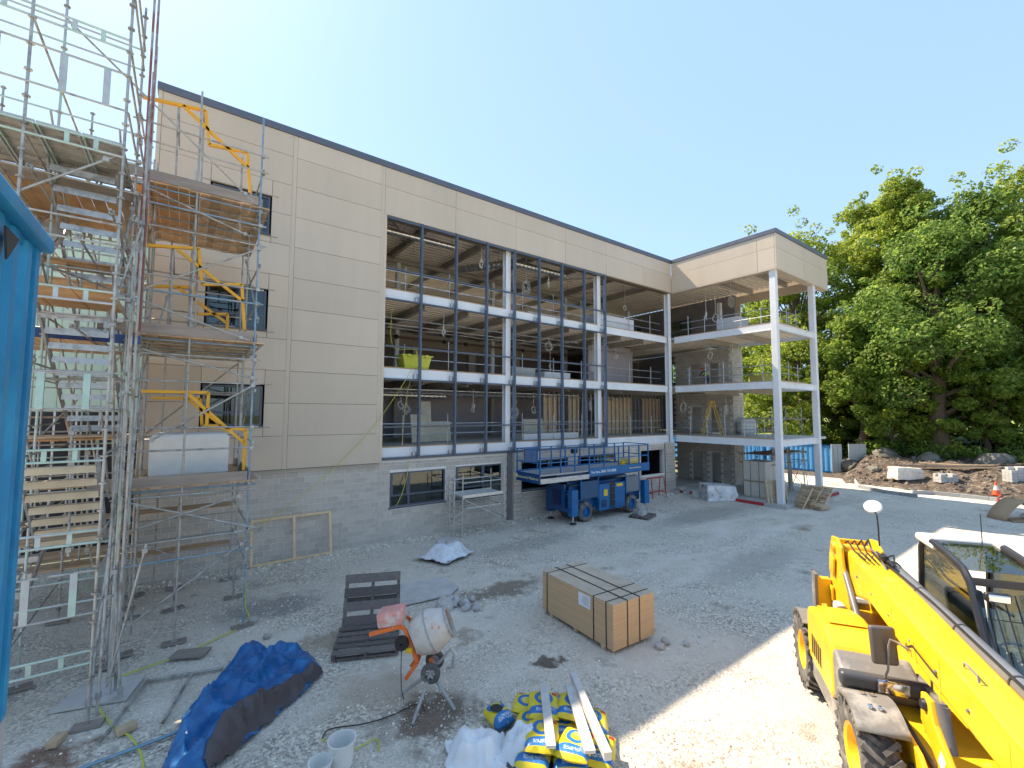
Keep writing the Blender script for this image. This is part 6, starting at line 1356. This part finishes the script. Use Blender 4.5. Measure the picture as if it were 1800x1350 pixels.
tag(sheet('ground',-14,47,-8,24,.25,gz,GM),kind='structure')
def yard_z(x,y): return -.045+noise.noise(Vector((x*.1,y*.1,0)))*.03
tag(sheet('yard',-70,46,-75,-7.9,3,yard_z,GM),kind='structure'); tag(sheet('side_bounce_yard',-70,-13.9,-7.9,24,3,yard_z,GM),kind='structure')  # unseen pale yard, extended to bounce warm sunlight onto the facade
b=800
tag(MB().add([(-b,-b,-.35),(b,-b,-.35),(b,b,-.35),(-b,b,-.35)],[(0,1,2,3)]).build('outer_ground',mat('rough ground',(.16,.17,.08),.95,0,.3,1),fix=False),kind='structure')
# ================================================================== BANK, LAWN, TREES
SOIL=mat('dug earth',(.085,.062,.045),.95,0,.35,3,.6,6,.2,col2=(.21,.175,.14),c2lo=.52,c2hi=.68,c2scale=3)
GRASS=mat('yellow green grass',(.26,.33,.06),.9,0,.35,2,.4,12,.25,col2=(.22,.19,.09),c2scale=1)  # the lawn's own yellow-green with random olive-brown blotches
tag(sheet('earth_bank',43.2,60.5,-30,30,.35,bz,SOIL),kind='structure')
tag(sheet('lawn',58,150,-90,90,3,lambda x,y: 3.1+max(0,min(1,(x-60)/60))*2.2+noise.noise(Vector((x*.1,y*.1,0)))*.3,GRASS),kind='structure')
BST=mat('mossy boulder',(.20,.185,.155),.95,0,.3,3,.7,6,.2,col2=(.10,.09,.06),c2scale=1.5)
for k,(x,y,r,lb) in enumerate(((51.6,15.2,1.0,'grey boulder beside the leaning tree trunk'),(53.2,13.0,1.1,'large grey boulder set in the bank right of the leaning tree'),(53.0,6.0,1.3,'long grey boulder on the bank behind the planks'),(53.5,3.5,.9,'grey boulder at the bank top near the big tree'),(50.5,3.0,.6,'smaller grey boulder on the bank above the block stack'),(52.5,9.7,.8,'grey boulder at the foot of the big tree'),(48.5,12.7,.5,'rough grey rock near the container door'))):
    o=link('boulder',rock((0,0,0),r,k*1.7+3,.75).mesh(),None,(x,y,bz(x,y)+r*.05),(0,0,k)); tag(o,lb,'boulder'); o.data.materials.append(BST)
# clods and stones on the bank: nobody could count them
cl=MB()
for k in range(1500):
    x=rng.uniform(44.4,57); y=rng.uniform(-14,14); z=bz(x,y); r=rng.uniform(.03,.16)
    cl.obox((x,y,z),(r*2,r*1.5,r*1.2),(rng.random()*3,rng.random()*3,rng.random()*3),.6)
tag(cl.build('bank_rubble',mat('bank rubble',(.16,.135,.11),.95,0,.4,2)),'scattered clods and stones on the earth bank','rubble',kind='stuff')
# gravel stones on the yard: nobody could count them
gs=MB(); r2=random.Random(3)
def stone(mb,x,y,r,z):
    a=r2.random()*6.28; vs=[]
    for i in range(5):
        t=a+i*1.2566; q=r*r2.uniform(.75,1.15); vs.append((x+q*math.cos(t),y+q*math.sin(t),z-.3*r))
    vs.append((x+r*.25*r2.uniform(-1,1),y+r*.25*r2.uniform(-1,1),z+r*r2.uniform(.45,.9)))
    q=r2.random(); mb.add(vs,[(i,(i+1)%5,5) for i in range(5)],False,rnd=q)
nst=0
while nst<52000:
    d=r2.random()**1.6; dist=5.2+d*20; ang=YAW+R(r2.uniform(-52,50)); x=dist*math.cos(ang); y=dist*math.sin(ang)
    if not(-4<x<36 and -1<y<19.3): nst+=1; continue
    n=noise.noise(Vector((x*.4,y*.4,20)))+.5*noise.noise(Vector((x*1.4,y*1.4,30)))
    if n<-.05 and r2.random()<.8: nst+=1; continue
    r=(.009+.03*r2.random()**4)*(1+dist/45); stone(gs,x,y,r,gz(x,y)); nst+=1
for k in range(1500):
    x=r2.uniform(-1,29); y=19.25-abs(r2.gauss(0,.45)); stone(gs,x,y,r2.uniform(.02,.09),gz(x,y))
tag(gs.build('gravel',mat('gravel stones',(.61,.56,.475),.95,0,.15,8,rnd=('attr',.45)),fix=False),'loose crushed grey stone scattered over the yard','gravel',kind='stuff')
# ---- trees ------------------------------------------------------------------------
def leaf_mat(name,c,c2):
    m=bpy.data.materials.new(name); m.use_nodes=True; nt=m.node_tree;N=nt.nodes;L=nt.links; p=N['Principled BSDF']; p.inputs['Roughness'].default_value=.45; p.inputs['Specular IOR Level'].default_value=.35
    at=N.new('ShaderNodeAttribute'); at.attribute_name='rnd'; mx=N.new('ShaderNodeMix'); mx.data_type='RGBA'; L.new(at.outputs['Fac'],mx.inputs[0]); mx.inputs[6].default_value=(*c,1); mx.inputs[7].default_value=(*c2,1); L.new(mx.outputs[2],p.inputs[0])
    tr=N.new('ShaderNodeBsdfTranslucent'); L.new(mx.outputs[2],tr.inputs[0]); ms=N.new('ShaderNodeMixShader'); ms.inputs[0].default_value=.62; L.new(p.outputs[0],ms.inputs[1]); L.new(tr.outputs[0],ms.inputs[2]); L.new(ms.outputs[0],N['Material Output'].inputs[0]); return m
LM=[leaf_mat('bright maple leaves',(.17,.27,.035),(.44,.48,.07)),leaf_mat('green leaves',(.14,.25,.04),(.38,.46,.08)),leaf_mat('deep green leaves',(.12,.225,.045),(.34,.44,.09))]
BARK=mat('tree bark',(.13,.095,.065),.95,0,.3,4,.7,12,stretch=(3,3,.7))
def leaves(mb,c,r,n,size,R_):
    for _ in range(n):
        while True:
            d=Vector((R_.uniform(-1,1),R_.uniform(-1,1),R_.uniform(-1,1)))
            if .05<d.length<1: break
        d=d.normalized()*d.length**.45
        p=c+Vector((d.x*r[0],d.y*r[1],d.z*r[2])); s=size*R_.uniform(.6,1.3)
        nrm=(Vector((d.x,d.y,d.z+.55))+Vector((R_.uniform(-1,1),R_.uniform(-1,1),R_.uniform(-1,1)))*1.1).normalized()
        a=nrm.orthogonal().normalized(); a.rotate(Quaternion(nrm,R_.random()*6.28)); b=nrm.cross(a)
        mb.add([p-a*s,p+b*s*.55-nrm*s*.12,p+a*s-nrm*s*.2,p-b*s*.55-nrm*s*.12],[(0,1,2,3)],rnd=min(1,max(0,R_.gauss(.42,.25)+.25*d.z)))  # highlight painted in: leaf colour turns yellower toward each clump's top
def tree(label,x,y,z0,H,rad,trunk,seed,lm,base=.25,n=11000,lean=(0,0),cl_=46,size=.26,name='broadleaf_tree',group='trees on the bank beyond the site',split=False):
    R_=random.Random(seed); t=thing(name,label,'tree',(x,y,z0-.2),0,group); tb=MB(); lv=MB()
    pts=[Vector((0,0,0))]
    for i in range(1,9):
        f=i/8; pts.append(Vector((lean[0]*f*H*.12+R_.uniform(-.2,.2)+ (lean[0]*1.2*math.sin(f*5)),lean[1]*f*H*.12+R_.uniform(-.2,.2),f*H*.88)))
    tb.path(pts,trunk,10,rs=[trunk*(1.35 if i==0 else 1)*(1-i/9.5) for i in range(9)])
    cents=[]
    for k in range(cl_):
        f=base+(1-base)*((k+R_.random())/cl_)**.85; a=R_.random()*6.283
        w=rad*(math.sin(math.pi*min(1,(f-base)/(1-base)*.78+.2)))**.7
        q=w*R_.random()**.5
        c=Vector((q*math.cos(a),q*math.sin(a),f*H))+pts[min(8,int(f*8))]*Vector((1,1,0)).length*0
        ti=min(7,f*8*.78); tp_=pts[int(ti)].lerp(pts[int(ti)+1],ti-int(ti)); c.x+=tp_.x; c.y+=tp_.y
        cents.append((c,tp_)); 
        mid=tp_.lerp(c,.5)+Vector((0,0,R_.uniform(0,.6)))
        tb.path([tp_,mid,c],.06,5,rs=[trunk*.28,trunk*.17,.025])
    for c,tp_ in cents:
        r=rad*R_.uniform(.16,.34); leaves(lv,c,(r*1.1,r*1.1,r*.8),int(n*2.1)//cl_,size*.62,R_)
        for _ in range(3):
            c2=c+Vector((R_.gauss(0,1)*r,R_.gauss(0,1)*r,R_.gauss(.2,.8)*r)); leaves(lv,c2,(r*.4,r*.4,r*.35),int(n*.3)//cl_,size*.6,R_)
    stem=tb.build('trunk',BARK,t,fix=False); cr=lv.build('crown',LM[lm],t,fix=False); return t
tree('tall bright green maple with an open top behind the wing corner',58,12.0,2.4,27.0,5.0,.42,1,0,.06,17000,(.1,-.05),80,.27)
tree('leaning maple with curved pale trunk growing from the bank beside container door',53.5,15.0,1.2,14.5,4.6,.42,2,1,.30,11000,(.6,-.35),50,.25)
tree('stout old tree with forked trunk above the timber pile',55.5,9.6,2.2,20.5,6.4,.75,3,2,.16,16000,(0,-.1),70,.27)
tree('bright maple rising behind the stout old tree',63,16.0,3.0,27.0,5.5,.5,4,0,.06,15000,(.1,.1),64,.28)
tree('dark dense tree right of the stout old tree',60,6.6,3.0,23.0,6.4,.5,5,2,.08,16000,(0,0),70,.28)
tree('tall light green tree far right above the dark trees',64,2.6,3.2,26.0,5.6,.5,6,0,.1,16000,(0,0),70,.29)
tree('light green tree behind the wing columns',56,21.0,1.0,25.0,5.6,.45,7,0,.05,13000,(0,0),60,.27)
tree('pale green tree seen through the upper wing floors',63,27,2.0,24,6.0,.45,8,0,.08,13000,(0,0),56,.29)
tree('green tree far behind the building seen through the wing windows',64,36,1.0,17,6.5,.45,9,1,.08,9000,(0,0),44,.3)
tree('dark green tree beyond the lawn at the far right',72,-10,3.3,25,8,.5,10,2,.06,12000,(0,0),50,.32)
tree('mid green tree closing the gap behind the maples',78,9,3.5,22,8,.5,11,1,.12,9000,(0,0),46,.34)
tree('mid green tree behind the container roofs',74,32,1.5,19,8,.5,12,1,.06,8000,(0,0),44,.34)
tree('small leafy sycamore in front of the stout old tree',54.5,12.6,1.8,9.5,3.2,.2,13,1,.12,7000,(0,0),34,.25)
tree('low leafy tree at the bank crest left of the dense dark tree',56.5,6.6,2.6,9,3.4,.2,14,1,.12,7000,(0,0),34,.25)
tree('low dark leafy tree at the bank crest under the far right tree',57.5,1.4,2.8,10,3.6,.2,15,2,.1,7000,(0,0),34,.25)
tree('low leafy thicket behind the open container door',58,18.6,.8,8.5,3.6,.2,16,1,.08,8000,(0,0),36,.25)
tree('low leafy thicket between the wing column and leaning maple',61.5,15.6,2.4,9,4.0,.2,17,2,.06,8000,(0,0),36,.26)
# low hedge on the crest of the bank
hg=MB(); R_=random.Random(40)
for k in range(150):
    y=17.5-k*.24; x=54.6+R_.uniform(-1.6,1.4); c=Vector((x,y,bz(x,y)+.45+R_.uniform(-.3,.6))); leaves(hg,c,(.8,.7,.6),90,.12,R_)
tag(hg.build('hedge',LM[2],fix=False),'low dark hedge and ground cover along the crest of the bank','hedge',kind='stuff')
for k in range(14):
    y=16-k*2.2; tag(MB().tube((57.5,y,bz(57.5,y)-.1),(57.5,y,bz(57.5,y)+1.5),.03).tube((57.5,y,bz(57.5,y)+1.45),(57.5,y-2.2,bz(57.5,y-2.2)+1.45),.012,5).build('fence_post',TB),'thin metal fence post with wire on top of the bank','fence post','wire fence on the bank')
